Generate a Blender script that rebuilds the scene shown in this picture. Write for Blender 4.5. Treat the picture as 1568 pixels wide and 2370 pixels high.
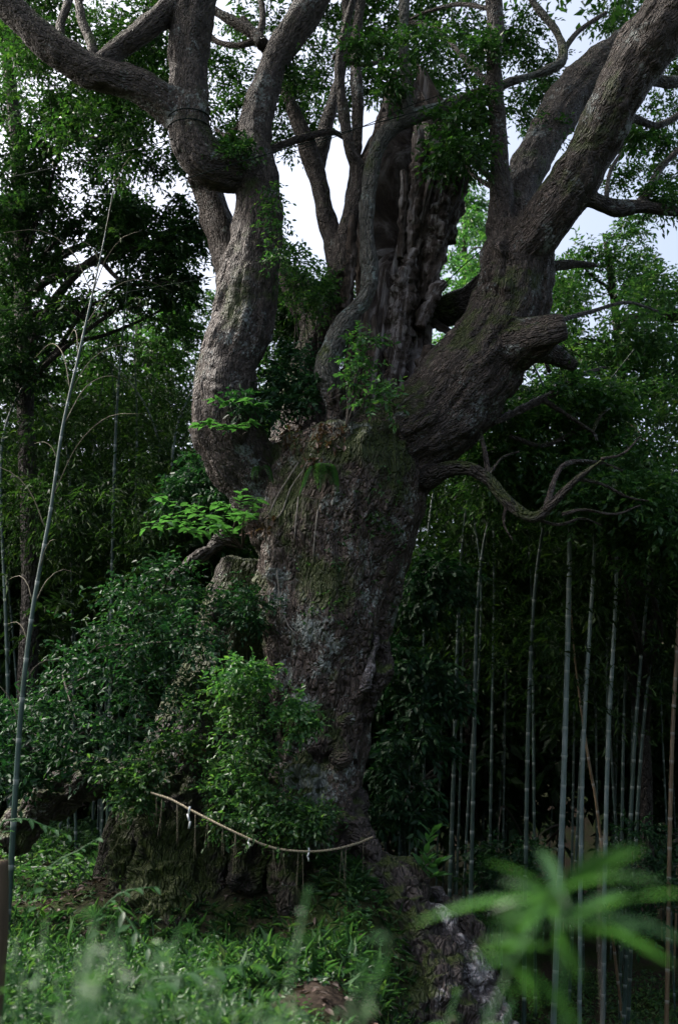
import bpy, math, random, time
import numpy as np
from mathutils import Vector, Matrix
from mathutils.bvhtree import BVHTree

T0 = time.time()
scene = bpy.context.scene
for o in list(bpy.data.objects):
    bpy.data.objects.remove(o)
col = scene.collection
rng = np.random.default_rng(11)
random.seed(11)

# ------------------------------------------------------------------ camera
PITCH = math.radians(15.0)
EYE = np.array([0.0, 0.0, 1.6])
cam_data = bpy.data.cameras.new('camera')
cam_data.sensor_fit = 'VERTICAL'
cam_data.sensor_height = 36.0
cam_data.sensor_width = 24.0
cam_data.lens = 35.0
cam_data.clip_start = 0.05
cam_data.clip_end = 3000.0
cam_data.dof.use_dof = True
cam_data.dof.focus_distance = 10.6
cam_data.dof.aperture_fstop = 1.5
cam_data.dof.aperture_blades = 0
cam = bpy.data.objects.new('camera', cam_data)
cam.location = EYE
cam.rotation_euler = (math.radians(90) + PITCH, 0, 0)
col.objects.link(cam)
scene.camera = cam

# ------------------------------------------------------------------ sky, sun, exposure
SUN_EL, SUN_AZ = math.radians(48), math.radians(-78)     # azimuth from +Y (away from the viewer), clockwise
world = bpy.data.worlds.new('World')
scene.world = world
world.use_nodes = True
wn = world.node_tree
wn.nodes.clear()
sky = wn.nodes.new('ShaderNodeTexSky')
sky.sky_type = 'NISHITA'
sky.sun_disc = False
sky.sun_elevation = SUN_EL
sky.sun_rotation = SUN_AZ
sky.air_density = 1.0
sky.dust_density = 8.0
sky.ozone_density = 1.0
hs = wn.nodes.new('ShaderNodeHueSaturation')
hs.inputs['Saturation'].default_value = 0.75
bg = wn.nodes.new('ShaderNodeBackground')
bg.inputs['Strength'].default_value = 0.15
wo = wn.nodes.new('ShaderNodeOutputWorld')
wn.links.new(sky.outputs[0], hs.inputs['Color'])
wn.links.new(hs.outputs[0], bg.inputs[0])
wn.links.new(bg.outputs[0], wo.inputs[0])

sun_d = bpy.data.lights.new('sun', 'SUN')
sun_d.energy = 1.5
sun_d.angle = math.radians(10)
sun_d.color = (1.0, 0.96, 0.9)
sun = bpy.data.objects.new('sun', sun_d)
sdir = Vector((math.sin(SUN_AZ) * math.cos(SUN_EL), math.cos(SUN_AZ) * math.cos(SUN_EL), math.sin(SUN_EL)))
sun.rotation_euler = (-sdir).to_track_quat('-Z', 'Y').to_euler()
sun.location = (0, 0, 40)
col.objects.link(sun)

vs = scene.view_settings
vs.view_transform = 'Standard'
vs.look = 'None'
vs.exposure = 1.4
vs.gamma = 1.0
vs.use_curve_mapping = False
cy = scene.cycles
cy.use_denoising = True
cy.use_adaptive_sampling = True
cy.adaptive_threshold = 0.02
cy.max_bounces = 6
cy.diffuse_bounces = 3
cy.glossy_bounces = 2
cy.transmission_bounces = 4
cy.transparent_max_bounces = 4
cy.sample_clamp_indirect = 4.0
cy.caustics_reflective = False
cy.caustics_refractive = False

# ------------------------------------------------------------------ measuring helpers
F = 35.0 / 36.0 * 2370.0      # focal length in units of the 1568 x 2370 measuring frame
CP, SP = math.cos(PITCH), math.sin(PITCH)


def ray(px, py):
    u, v = (px - 784.0) / F, (1185.0 - py) / F
    return np.array([u, CP - v * SP, SP + v * CP])


def at(px, py, Y):
    d = ray(px, py)
    return EYE + d * (Y / d[1])


def mpp(px, py, Y):
    return Y / ray(px, py)[1] / F


# ------------------------------------------------------------------ numpy noise
_perm = np.random.default_rng(3).random(65536).astype(np.float32)


def _h(i, j, k):
    n = (i * 73856093) ^ (j * 19349663) ^ (k * 83492791)
    return _perm[(n ^ (n >> 13)) & 65535]


def vnoise(P):
    P = np.asarray(P, dtype=np.float64)
    I = np.floor(P).astype(np.int64)
    f = P - I
    f = f * f * (3 - 2 * f)
    x, y, z = I[:, 0], I[:, 1], I[:, 2]
    fx, fy, fz = f[:, 0], f[:, 1], f[:, 2]
    c00 = _h(x, y, z) * (1 - fx) + _h(x + 1, y, z) * fx
    c10 = _h(x, y + 1, z) * (1 - fx) + _h(x + 1, y + 1, z) * fx
    c01 = _h(x, y, z + 1) * (1 - fx) + _h(x + 1, y, z + 1) * fx
    c11 = _h(x, y + 1, z + 1) * (1 - fx) + _h(x + 1, y + 1, z + 1) * fx
    return ((c00 * (1 - fy) + c10 * fy) * (1 - fz) + (c01 * (1 - fy) + c11 * fy) * fz) * 2 - 1


def fbm(P, octaves=4, gain=0.5):
    P = np.asarray(P, dtype=np.float64)
    a, s, t = 1.0, 0.0, 0.0
    for o in range(octaves):
        s = s + a * vnoise(P * (2.03 ** o) + 17.3 * o)
        t += a
        a *= gain
    return s / t


def sstep(a, b, x):
    t = np.clip((x - a) / (b - a), 0, 1)
    return t * t * (3 - 2 * t)


def unit(v):
    return v / np.maximum(np.linalg.norm(v, axis=-1, keepdims=True), 1e-9)


# ------------------------------------------------------------------ object helpers
def mesh_np(name, V, faces, k=None, smooth=True, attr=None):
    """faces: int array (n, k)."""
    V = np.ascontiguousarray(V, dtype=np.float32)
    faces = np.ascontiguousarray(faces, dtype=np.int32)
    n, k = faces.shape
    me = bpy.data.meshes.new(name)
    me.vertices.add(len(V))
    me.vertices.foreach_set('co', V.ravel())
    me.loops.add(n * k)
    me.loops.foreach_set('vertex_index', faces.ravel())
    me.polygons.add(n)
    me.polygons.foreach_set('loop_start', np.arange(0, n * k, k, dtype=np.int32))
    if smooth:
        me.polygons.foreach_set('use_smooth', np.ones(n, dtype=bool))
    me.update(calc_edges=True)
    if attr is not None:
        a = me.attributes.new('bark_pos', 'FLOAT_VECTOR', 'POINT')
        a.data.foreach_set('vector', np.ascontiguousarray(attr, dtype=np.float32).ravel())
    return me


def link(name, me, mat=None, parent=None, loc=None):
    o = bpy.data.objects.new(name, me)
    col.objects.link(o)
    if mat is not None and me is not None and not me.materials:
        me.materials.append(mat)
    if parent is not None:
        o.parent = parent
    if loc is not None:
        o.location = loc
    return o


def tag(o, label=None, cat=None, group=None, kind=None):
    if label: o['label'] = label
    if cat: o['category'] = cat
    if group: o['group'] = group
    if kind: o['kind'] = kind
    return o


def thing(name, loc, label, cat, group=None):
    o = bpy.data.objects.new(name, None)
    o.empty_display_size = 0.2
    o.location = Vector([float(c) for c in loc])
    col.objects.link(o)
    return tag(o, label, cat, group)


def part(name, V, faces, mat, parent, attr=None, smooth=True):
    V = np.asarray(V, dtype=np.float64) - np.array(parent_world(parent))
    return link(name, mesh_np(name, V, faces, smooth=smooth, attr=attr), mat, parent)


def parent_world(p):
    l = np.array(p.location)
    while p.parent is not None:
        p = p.parent
        l = l + np.array(p.location)
    return l


def catmull(P, step_per_r=0.5, min_step=0.02, max_n=400):
    """P (k,4): xyz radius -> dense samples (n,4)."""
    P = np.asarray(P, dtype=np.float64)
    Q = np.vstack([2 * P[0] - P[1], P, 2 * P[-1] - P[-2]])
    out = []
    for i in range(1, len(Q) - 2):
        p0, p1, p2, p3 = Q[i - 1], Q[i], Q[i + 1], Q[i + 2]
        L = np.linalg.norm(p2[:3] - p1[:3])
        r = max(0.5 * (p1[3] + p2[3]), 0.004)
        n = int(np.clip(L / max(r * step_per_r, min_step), 2, max_n))
        t = np.linspace(0, 1, n, endpoint=False)[:, None]
        out.append(0.5 * ((2 * p1) + (-p0 + p2) * t + (2 * p0 - 5 * p1 + 4 * p2 - p3) * t ** 2 + (-p0 + 3 * p1 - 3 * p2 + p3) * t ** 3))
    out.append(P[-1:])
    R = np.vstack(out)
    R[:, 3] = np.maximum(R[:, 3], 0.002)
    return R


def frames(S):
    C = S[:, :3]
    T = unit(np.gradient(C, axis=0))
    N = np.zeros_like(T)
    n = np.cross(T[0], [0.3, 0.9, 0.1])
    if np.linalg.norm(n) < 1e-3:
        n = np.cross(T[0], [1, 0, 0])
    n = n / np.linalg.norm(n)
    for i in range(len(T)):
        n = n - T[i] * np.dot(n, T[i])
        n = n / max(np.linalg.norm(n), 1e-9)
        N[i] = n
    B = np.cross(T, N)
    s = np.concatenate([[0], np.cumsum(np.linalg.norm(np.diff(C, axis=0), axis=1))])
    return T, N, B, s


def sweep(P, seg=10, lump=0.0, lfreq=3.0, step=0.5, min_step=0.02, seed=0.0, flat=True):
    S = catmull(P, step, min_step)
    T, N, B, s = frames(S)
    n = len(S)
    th = np.linspace(0, 2 * math.pi, seg, endpoint=False)
    c, sn = np.cos(th), np.sin(th)
    R = np.repeat(S[:, 3:4], seg, 1)
    D = N[:, None, :] * c[None, :, None] + B[:, None, :] * sn[None, :, None]
    if lump:
        Q = (S[:, None, :3] + D * R[..., None]).reshape(-1, 3)
        R = R * (1 + lump * fbm(Q * lfreq + seed, 3).reshape(n, seg))
    V = S[:, None, :3] + D * R[..., None]
    att = np.stack([c[None, :] * R, sn[None, :] * R, np.repeat(s[:, None], seg, 1)], -1) + seed
    i = np.arange(n - 1)[:, None] * seg
    j = np.arange(seg)[None, :]
    jn = (j + 1) % seg
    Fq = np.stack([i + j, i + jn, i + seg + jn, i + seg + j], -1).reshape(-1, 4)
    V = V.reshape(-1, 3)
    att = att.reshape(-1, 3)
    # caps as degenerate-free quad fans around a centre vertex
    b0 = len(V)
    V = np.vstack([V, S[0, :3], S[-1, :3]])
    att = np.vstack([att, att[0] * 0 + seed, att[-1] * 0 + seed + s[-1]])
    caps = []
    for k in range(0, seg, 2):
        k1, k2 = (k + 1) % seg, (k + 2) % seg
        caps.append([b0, k2, k1, k])
        e = (n - 1) * seg
        caps.append([b0 + 1, e + k, e + k1, e + k2])
    Fq = np.vstack([Fq, np.array(caps)])
    return V, Fq, att


def px_path(pts):
    """[(px,py,rpx,Y)] -> xyz r"""
    return np.array([list(at(x, y, Y)) + [r * mpp(x, y, Y)] for x, y, r, Y in pts])


# ------------------------------------------------------------------ materials
def mat_new(name):
    m = bpy.data.materials.new(name)
    m.use_nodes = True
    nt = m.node_tree
    nt.nodes.clear()
    out = nt.nodes.new('ShaderNodeOutputMaterial')
    return m, nt, out


def ramp(nt, src, stops):
    r = nt.nodes.new('ShaderNodeValToRGB')
    e = r.color_ramp.elements
    e[0].position, e[0].color = stops[0][0], (*stops[0][1], 1)
    e[1].position, e[1].color = stops[-1][0], (*stops[-1][1], 1)
    for p, c in stops[1:-1]:
        x = e.new(p)
        x.color = (*c, 1)
    nt.links.new(src, r.inputs[0])
    return r.outputs[0]


def noise_node(nt, vec, scale, detail=4, rough=0.55, dist=0.0):
    n = nt.nodes.new('ShaderNodeTexNoise')
    n.inputs['Scale'].default_value = scale
    n.inputs['Detail'].default_value = detail
    n.inputs['Roughness'].default_value = rough
    n.inputs['Distortion'].default_value = dist
    if vec is not None:
        nt.links.new(vec, n.inputs['Vector'])
    return n.outputs['Fac']


def mixrgb(nt, fac, a, b):
    m = nt.nodes.new('ShaderNodeMix')
    m.data_type = 'RGBA'
    for s, v in ((m.inputs[0], fac), (m.inputs[6], a), (m.inputs[7], b)):
        if isinstance(v, tuple):
            s.default_value = (*v, 1)
        elif isinstance(v, (int, float)):
            s.default_value = v
        else:
            nt.links.new(v, s)
    return m.outputs[2]


def math_node(nt, op, a, b=None, clamp=False):
    m = nt.nodes.new('ShaderNodeMath')
    m.operation = op
    m.use_clamp = clamp
    for s, v in ((m.inputs[0], a), (m.inputs[1], b)):
        if v is None:
            continue
        if isinstance(v, (int, float)):
            s.default_value = v
        else:
            nt.links.new(v, s)
    return m.outputs[0]


def bark_material(name, dark, mid, pale, lichen=0.5, moss=0.5, moss_up=0.5, plate=(14, 14, 5.5), bump=1.0, lichen_col=(0.33, 0.38, 0.36), furw=0.7):
    m, nt, out = mat_new(name)
    at_ = nt.nodes.new('ShaderNodeAttribute')
    at_.attribute_name = 'bark_pos'
    v = at_.outputs['Vector']
    geo = nt.nodes.new('ShaderNodeNewGeometry')
    # plates: stretched cells in the limb's own straightened space
    warp = nt.nodes.new('ShaderNodeTexNoise')
    warp.inputs['Scale'].default_value = 5.0
    warp.inputs['Detail'].default_value = 3
    nt.links.new(v, warp.inputs['Vector'])
    vm = nt.nodes.new('ShaderNodeVectorMath')
    vm.operation = 'MULTIPLY_ADD'
    nt.links.new(warp.outputs['Color'], vm.inputs[0])
    vm.inputs[1].default_value = (0.12, 0.12, 0.25)
    nt.links.new(v, vm.inputs[2])
    mp = nt.nodes.new('ShaderNodeMapping')
    mp.inputs['Scale'].default_value = plate
    nt.links.new(vm.outputs[0], mp.inputs['Vector'])
    vo = nt.nodes.new('ShaderNodeTexVoronoi')
    vo.feature = 'DISTANCE_TO_EDGE'
    vo.inputs['Scale'].default_value = 1.6
    nt.links.new(mp.outputs[0], vo.inputs['Vector'])
    edge = math_node(nt, 'MULTIPLY', vo.outputs['Distance'], 4.0, True)
    vc = nt.nodes.new('ShaderNodeTexVoronoi')
    vc.inputs['Scale'].default_value = 1.6
    nt.links.new(mp.outputs[0], vc.inputs['Vector'])
    mp2 = nt.nodes.new('ShaderNodeMapping')
    mp2.inputs['Scale'].default_value = (1, 1, 0.35)
    nt.links.new(v, mp2.inputs['Vector'])
    fine = noise_node(nt, mp2.outputs[0], 34, 5, 0.65)
    med = noise_node(nt, mp2.outputs[0], 9, 4, 0.6, 0.6)
    big = noise_node(nt, geo.outputs['Position'], 1.3, 4, 0.6)
    colr = ramp(nt, fine, [(0.3, dark), (0.55, mid), (0.75, pale)])
    # each plate has a slightly different tint
    sep = nt.nodes.new('ShaderNodeSeparateColor')
    nt.links.new(vc.outputs['Color'], sep.inputs[0])
    hv = nt.nodes.new('ShaderNodeHueSaturation')
    nt.links.new(colr, hv.inputs['Color'])
    nt.links.new(math_node(nt, 'MULTIPLY_ADD', sep.outputs[0], 0.7), hv.inputs['Value'])
    hv.inputs['Value'].default_value = 1
    n_ = hv.inputs['Value'].links[0].from_node
    n_.inputs[2].default_value = 0.65
    c = hv.outputs[0]
    # lichen, and the light painted on the trunk front through the growth attribute
    lm = noise_node(nt, geo.outputs['Position'], 2.3, 6, 0.7)
    lm2 = noise_node(nt, geo.outputs['Position'], 24, 4, 0.75)
    ls = math_node(nt, 'ADD', math_node(nt, 'MULTIPLY', lm, 0.8), math_node(nt, 'MULTIPLY', lm2, 0.42))
    ab2 = nt.nodes.new('ShaderNodeAttribute')
    ab2.attribute_name = 'growth'
    sg2 = nt.nodes.new('ShaderNodeSeparateXYZ')
    nt.links.new(ab2.outputs['Vector'], sg2.inputs[0])
    ls = math_node(nt, 'ADD', ls, sg2.outputs[1])
    lf = nt.nodes.new('ShaderNodeMapRange')
    lf.inputs[1].default_value = 0.80 - 0.2 * lichen
    lf.inputs[2].default_value = 0.86 - 0.2 * lichen
    nt.links.new(ls, lf.inputs[0])
    c = mixrgb(nt, math_node(nt, 'MULTIPLY', lf.outputs[0], 0.8), c, lichen_col)
    # moss: likes upward faces and damp patches
    sx = nt.nodes.new('ShaderNodeSeparateXYZ')
    nt.links.new(geo.outputs['Normal'], sx.inputs[0])
    mm = noise_node(nt, geo.outputs['Position'], 1.7, 5, 0.65)
    ms = math_node(nt, 'ADD', mm, math_node(nt, 'MULTIPLY', sx.outputs[2], 0.32 * moss_up))
    ms = math_node(nt, 'ADD', ms, math_node(nt, 'MULTIPLY', fine, 0.12))
    ab = nt.nodes.new('ShaderNodeAttribute')
    ab.attribute_name = 'growth'
    sg_ = nt.nodes.new('ShaderNodeSeparateXYZ')
    nt.links.new(ab.outputs['Vector'], sg_.inputs[0])
    ms = math_node(nt, 'ADD', ms, sg_.outputs[0])
    mf = nt.nodes.new('ShaderNodeMapRange')
    mf.inputs[1].default_value = 0.80 - 0.25 * moss
    mf.inputs[2].default_value = 0.90 - 0.25 * moss
    nt.links.new(ms, mf.inputs[0])
    mcol = ramp(nt, fine, [(0.3, (0.018, 0.03, 0.005)), (0.7, (0.06, 0.085, 0.014))])
    c = mixrgb(nt, mf.outputs[0], c, mcol)
    b = nt.nodes.new('ShaderNodeBsdfPrincipled')
    nt.links.new(c, b.inputs['Base Color'])
    b.inputs['Roughness'].default_value = 0.62
    b.inputs['Specular IOR Level'].default_value = 0.45
    mp3 = nt.nodes.new('ShaderNodeMapping')
    mp3.inputs['Scale'].default_value = (1, 1, 0.14)
    nt.links.new(vm.outputs[0], mp3.inputs['Vector'])
    fur = noise_node(nt, mp3.outputs[0], 0.95 * plate[0], 3, 0.55, 0.3)
    fur = math_node(nt, 'MULTIPLY', math_node(nt, 'ABSOLUTE', math_node(nt, 'SUBTRACT', fur, 0.5)), 7.0, True)
    h = math_node(nt, 'ADD', math_node(nt, 'MULTIPLY', edge, 0.55), math_node(nt, 'MULTIPLY', fine, 0.38))
    h = math_node(nt, 'ADD', h, math_node(nt, 'MULTIPLY', fur, furw))
    h = math_node(nt, 'ADD', h, math_node(nt, 'MULTIPLY', med, 0.6))
    bp = nt.nodes.new('ShaderNodeBump')
    bp.inputs['Strength'].default_value = bump
    bp.inputs['Distance'].default_value = 0.075
    nt.links.new(h, bp.inputs['Height'])
    nt.links.new(bp.outputs[0], b.inputs['Normal'])
    nt.links.new(b.outputs[0], out.inputs[0])
    return m


def leaf_material(name, dark, mid, light, trans=0.4, tcol=None, rough=0.38, spec=0.5):
    m, nt, out = mat_new(name)
    geo = nt.nodes.new('ShaderNodeNewGeometry')
    c = ramp(nt, geo.outputs['Random Per Island'], [(0.0, dark), (0.55, mid), (0.93, light), (1.0, (light[0] * 1.35, light[1] * 1.1, light[2]))])
    b = nt.nodes.new('ShaderNodeBsdfPrincipled')
    nt.links.new(c, b.inputs['Base Color'])
    b.inputs['Roughness'].default_value = rough
    b.inputs['Specular IOR Level'].default_value = spec
    t = nt.nodes.new('ShaderNodeBsdfTranslucent')
    tc = nt.nodes.new('ShaderNodeMix')
    tc.data_type = 'RGBA'
    tc.blend_type = 'MULTIPLY'
    tc.inputs[0].default_value = 1.0
    nt.links.new(c, tc.inputs[6])
    tc.inputs[7].default_value = (1.7, 2.0, 0.9, 1)
    nt.links.new(tc.outputs[2], t.inputs[0])
    mx = nt.nodes.new('ShaderNodeMixShader')
    mx.inputs[0].default_value = trans
    nt.links.new(b.outputs[0], mx.inputs[1])
    nt.links.new(t.outputs[0], mx.inputs[2])
    nt.links.new(mx.outputs[0], out.inputs[0])
    return m


def plain_material(name, c1, c2, scale=8, rough=0.7, bump=0.3, spec=0.3, stretch=(1, 1, 1), coord='Object'):
    m, nt, out = mat_new(name)
    tc = nt.nodes.new('ShaderNodeTexCoord')
    mp = nt.nodes.new('ShaderNodeMapping')
    mp.inputs['Scale'].default_value = stretch
    nt.links.new(tc.outputs[coord], mp.inputs[0])
    n = noise_node(nt, mp.outputs[0], scale, 5, 0.6)
    c = ramp(nt, n, [(0.3, c1), (0.7, c2)])
    b = nt.nodes.new('ShaderNodeBsdfPrincipled')
    nt.links.new(c, b.inputs['Base Color'])
    b.inputs['Roughness'].default_value = rough
    b.inputs['Specular IOR Level'].default_value = spec
    bp = nt.nodes.new('ShaderNodeBump')
    bp.inputs['Strength'].default_value = bump
    bp.inputs['Distance'].default_value = 0.02
    nt.links.new(n, bp.inputs['Height'])
    nt.links.new(bp.outputs[0], b.inputs['Normal'])
    nt.links.new(b.outputs[0], out.inputs[0])
    return m


def ground_material():
    m, nt, out = mat_new('forest_soil')
    geo = nt.nodes.new('ShaderNodeNewGeometry')
    p = geo.outputs['Position']
    n1 = noise_node(nt, p, 1.1, 5, 0.6)
    n2 = noise_node(nt, p, 18, 5, 0.65)
    c = ramp(nt, n2, [(0.3, (0.018, 0.013, 0.010)), (0.6, (0.05, 0.037, 0.028)), (0.8, (0.085, 0.065, 0.05))])
    mr = nt.nodes.new('ShaderNodeMapRange')
    mr.inputs[1].default_value = 0.42
    mr.inputs[2].default_value = 0.6
    nt.links.new(n1, mr.inputs[0])
    c = mixrgb(nt, mr.outputs[0], c, ramp(nt, n2, [(0.35, (0.012, 0.024, 0.006)), (0.7, (0.04, 0.07, 0.014))]))
    b = nt.nodes.new('ShaderNodeBsdfPrincipled')
    nt.links.new(c, b.inputs['Base Color'])
    b.inputs['Roughness'].default_value = 0.9
    b.inputs['Specular IOR Level'].default_value = 0.15
    bp = nt.nodes.new('ShaderNodeBump')
    bp.inputs['Strength'].default_value = 0.8
    bp.inputs['Distance'].default_value = 0.04
    nt.links.new(n2, bp.inputs['Height'])
    nt.links.new(bp.outputs[0], b.inputs['Normal'])
    nt.links.new(b.outputs[0], out.inputs[0])
    return m


def wood_material(name):
    """weathered grey dead wood, streaked along the grain"""
    m, nt, out = mat_new(name)
    a = nt.nodes.new('ShaderNodeAttribute')
    a.attribute_name = 'bark_pos'
    mp = nt.nodes.new('ShaderNodeMapping')
    mp.inputs['Scale'].default_value = (1, 1, 0.1)
    nt.links.new(a.outputs['Vector'], mp.inputs[0])
    n1 = noise_node(nt, mp.outputs[0], 16, 6, 0.65, 0.4)
    n2 = noise_node(nt, mp.outputs[0], 55, 4, 0.6)
    n3 = noise_node(nt, mp.outputs[0], 4, 3, 0.6)
    c1 = ramp(nt, n1, [(0.3, (0.018, 0.013, 0.011)), (0.48, (0.07, 0.055, 0.05)), (0.58, (0.25, 0.23, 0.23)), (0.75, (0.45, 0.44, 0.46))])
    c2 = ramp(nt, n1, [(0.3, (0.012, 0.009, 0.007)), (0.7, (0.085, 0.06, 0.045))])
    mr = nt.nodes.new('ShaderNodeMapRange')
    mr.inputs[1].default_value = 0.42
    mr.inputs[2].default_value = 0.6
    nt.links.new(n3, mr.inputs[0])
    c = mixrgb(nt, mr.outputs[0], c2, c1)
    b = nt.nodes.new('ShaderNodeBsdfPrincipled')
    nt.links.new(c, b.inputs['Base Color'])
    b.inputs['Roughness'].default_value = 0.75
    b.inputs['Specular IOR Level'].default_value = 0.3
    bp = nt.nodes.new('ShaderNodeBump')
    bp.inputs['Strength'].default_value = 0.9
    bp.inputs['Distance'].default_value = 0.07
    nt.links.new(math_node(nt, 'ADD', n1, math_node(nt, 'MULTIPLY', n2, 0.5)), bp.inputs['Height'])
    nt.links.new(bp.outputs[0], b.inputs['Normal'])
    nt.links.new(b.outputs[0], out.inputs[0])
    return m


def culm_material(name, c1, c2, c3):
    m, nt, out = mat_new(name)
    a = nt.nodes.new('ShaderNodeAttribute')
    a.attribute_name = 'bark_pos'
    mp = nt.nodes.new('ShaderNodeMapping')
    mp.inputs['Scale'].default_value = (1, 1, 0.25)
    nt.links.new(a.outputs['Vector'], mp.inputs[0])
    n = noise_node(nt, mp.outputs[0], 9, 4, 0.6)
    c = ramp(nt, n, [(0.3, c1), (0.55, c2), (0.8, c3)])
    # waxy bloom just below each node (one node every 0.36 m along the culm)
    sz = nt.nodes.new('ShaderNodeSeparateXYZ')
    nt.links.new(a.outputs['Vector'], sz.inputs[0])
    fr = math_node(nt, 'FRACT', math_node(nt, 'MULTIPLY', sz.outputs[2], 1 / 0.36))
    up_ = nt.nodes.new('ShaderNodeMapRange')
    up_.inputs[1].default_value, up_.inputs[2].default_value = 0.86, 0.97
    nt.links.new(fr, up_.inputs[0])
    c = mixrgb(nt, math_node(nt, 'MULTIPLY', up_.outputs[0], 0.6), c, (0.42, 0.46, 0.45))
    b = nt.nodes.new('ShaderNodeBsdfPrincipled')
    nt.links.new(c, b.inputs['Base Color'])
    b.inputs['Roughness'].default_value = 0.35
    b.inputs['Specular IOR Level'].default_value = 0.5
    nt.links.new(b.outputs[0], out.inputs[0])
    return m


M = {}
M['bark'] = bark_material('camphor_bark', (0.026, 0.018, 0.015), (0.11, 0.082, 0.07), (0.28, 0.23, 0.21), lichen=0.7, moss=0.8, lichen_col=(0.42, 0.47, 0.45))
M['limb'] = bark_material('limb_bark', (0.022, 0.016, 0.014), (0.085, 0.066, 0.058), (0.23, 0.19, 0.175), lichen=0.6, moss=0.62, lichen_col=(0.36, 0.41, 0.41), plate=(22, 22, 7))
M['smooth'] = bark_material('smooth_lichen_bark', (0.03, 0.028, 0.024), (0.085, 0.085, 0.075), (0.18, 0.19, 0.17), lichen=0.7, moss=0.6, plate=(18, 18, 5), bump=0.8, lichen_col=(0.24, 0.3, 0.29))
M['root'] = bark_material('root_bark', (0.018, 0.014, 0.013), (0.06, 0.048, 0.045), (0.16, 0.135, 0.13), lichen=0.5, moss=0.72, moss_up=0.6, plate=(12, 12, 8), bump=0.8, furw=0.2, lichen_col=(0.5, 0.49, 0.52))
M['whiteroot'] = bark_material('pale_lichen_root', (0.03, 0.025, 0.024), (0.12, 0.105, 0.11), (0.3, 0.28, 0.3), lichen=0.85, moss=0.4, moss_up=0.3, plate=(12, 12, 8), bump=0.8, furw=0.2, lichen_col=(0.46, 0.45, 0.47))
M['mossbark'] = bark_material('mossy_bark', (0.014, 0.011, 0.009), (0.042, 0.034, 0.029), (0.095, 0.08, 0.07), lichen=0.35, moss=1.08, moss_up=0.3)
M['darkbark'] = bark_material('forest_tree_bark', (0.014, 0.011, 0.009), (0.034, 0.028, 0.024), (0.07, 0.06, 0.052), lichen=0.3, moss=0.5)
M['twig'] = plain_material('twig_bark', (0.025, 0.02, 0.016), (0.07, 0.06, 0.05), 20)
M['deadwood'] = wood_material('weathered_dead_wood')
M['soil'] = ground_material()
M['camphor'] = leaf_material('camphor_leaf', (0.014, 0.044, 0.014), (0.028, 0.08, 0.024), (0.055, 0.125, 0.03), trans=0.42)
M['dark'] = leaf_material('dark_evergreen_leaf', (0.008, 0.025, 0.011), (0.016, 0.046, 0.018), (0.036, 0.085, 0.026), trans=0.3, rough=0.5, spec=0.25)
M['bright'] = leaf_material('bright_broad_leaf', (0.02, 0.06, 0.026), (0.042, 0.108, 0.04), (0.085, 0.17, 0.052), trans=0.46)
M['shrub'] = leaf_material('glossy_shrub_leaf', (0.008, 0.034, 0.017), (0.017, 0.06, 0.027), (0.036, 0.1, 0.038), trans=0.28, rough=0.5, spec=0.35)
M['shoot'] = leaf_material('fresh_shoot_leaf', (0.028, 0.088, 0.034), (0.05, 0.138, 0.05), (0.09, 0.2, 0.06), trans=0.42)
M['weed'] = leaf_material('weed_leaf', (0.02, 0.058, 0.028), (0.042, 0.11, 0.046), (0.085, 0.175, 0.062), trans=0.4, rough=0.45)
M['bambooleaf'] = leaf_material('bamboo_leaf', (0.011, 0.028, 0.01), (0.021, 0.052, 0.017), (0.04, 0.082, 0.022), trans=0.3, rough=0.55, spec=0.2)
M['redleaf'] = leaf_material('dry_red_leaf', (0.05, 0.025, 0.018), (0.09, 0.05, 0.035), (0.14, 0.09, 0.06), trans=0.2)
M['litter'] = leaf_material('fallen_leaf', (0.03, 0.02, 0.015), (0.07, 0.048, 0.04), (0.13, 0.09, 0.075), trans=0.05, rough=0.6)
M['culm'] = culm_material('green_bamboo_culm', (0.02, 0.042, 0.034), (0.042, 0.078, 0.07), (0.09, 0.135, 0.125))
M['culm_pale'] = culm_material('pale_waxy_bamboo_culm', (0.09, 0.14, 0.13), (0.17, 0.23, 0.23), (0.28, 0.34, 0.35))
M['culm_dry'] = culm_material('dry_bamboo_culm', (0.11, 0.075, 0.045), (0.2, 0.145, 0.09), (0.3, 0.24, 0.16))
M['rope'] = plain_material('straw_rope', (0.17, 0.14, 0.09), (0.4, 0.35, 0.26), 60, stretch=(1, 1, 1))
M['straw'] = plain_material('hanging_straw', (0.07, 0.065, 0.045), (0.17, 0.15, 0.105), 40)
M['paper'] = plain_material('weathered_paper', (0.45, 0.48, 0.5), (0.62, 0.65, 0.67), 12, bump=0.05)
M['cable'] = plain_material('green_black_cable', (0.006, 0.011, 0.01), (0.014, 0.024, 0.021), 20, rough=0.8, bump=0.0, spec=0.1)
M['rock'] = plain_material('grey_rock', (0.09, 0.095, 0.1), (0.27, 0.28, 0.3), 5, bump=0.6)
M['post'] = plain_material('weathered_post', (0.05, 0.035, 0.025), (0.16, 0.115, 0.075), 14, stretch=(1, 1, 0.12), bump=0.7)
M['cutwood'] = plain_material('pale_cut_wood', (0.2, 0.17, 0.14), (0.42, 0.38, 0.33), 30)
M['vine'] = plain_material('pale_vine', (0.16, 0.145, 0.125), (0.34, 0.31, 0.28), 22)


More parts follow.
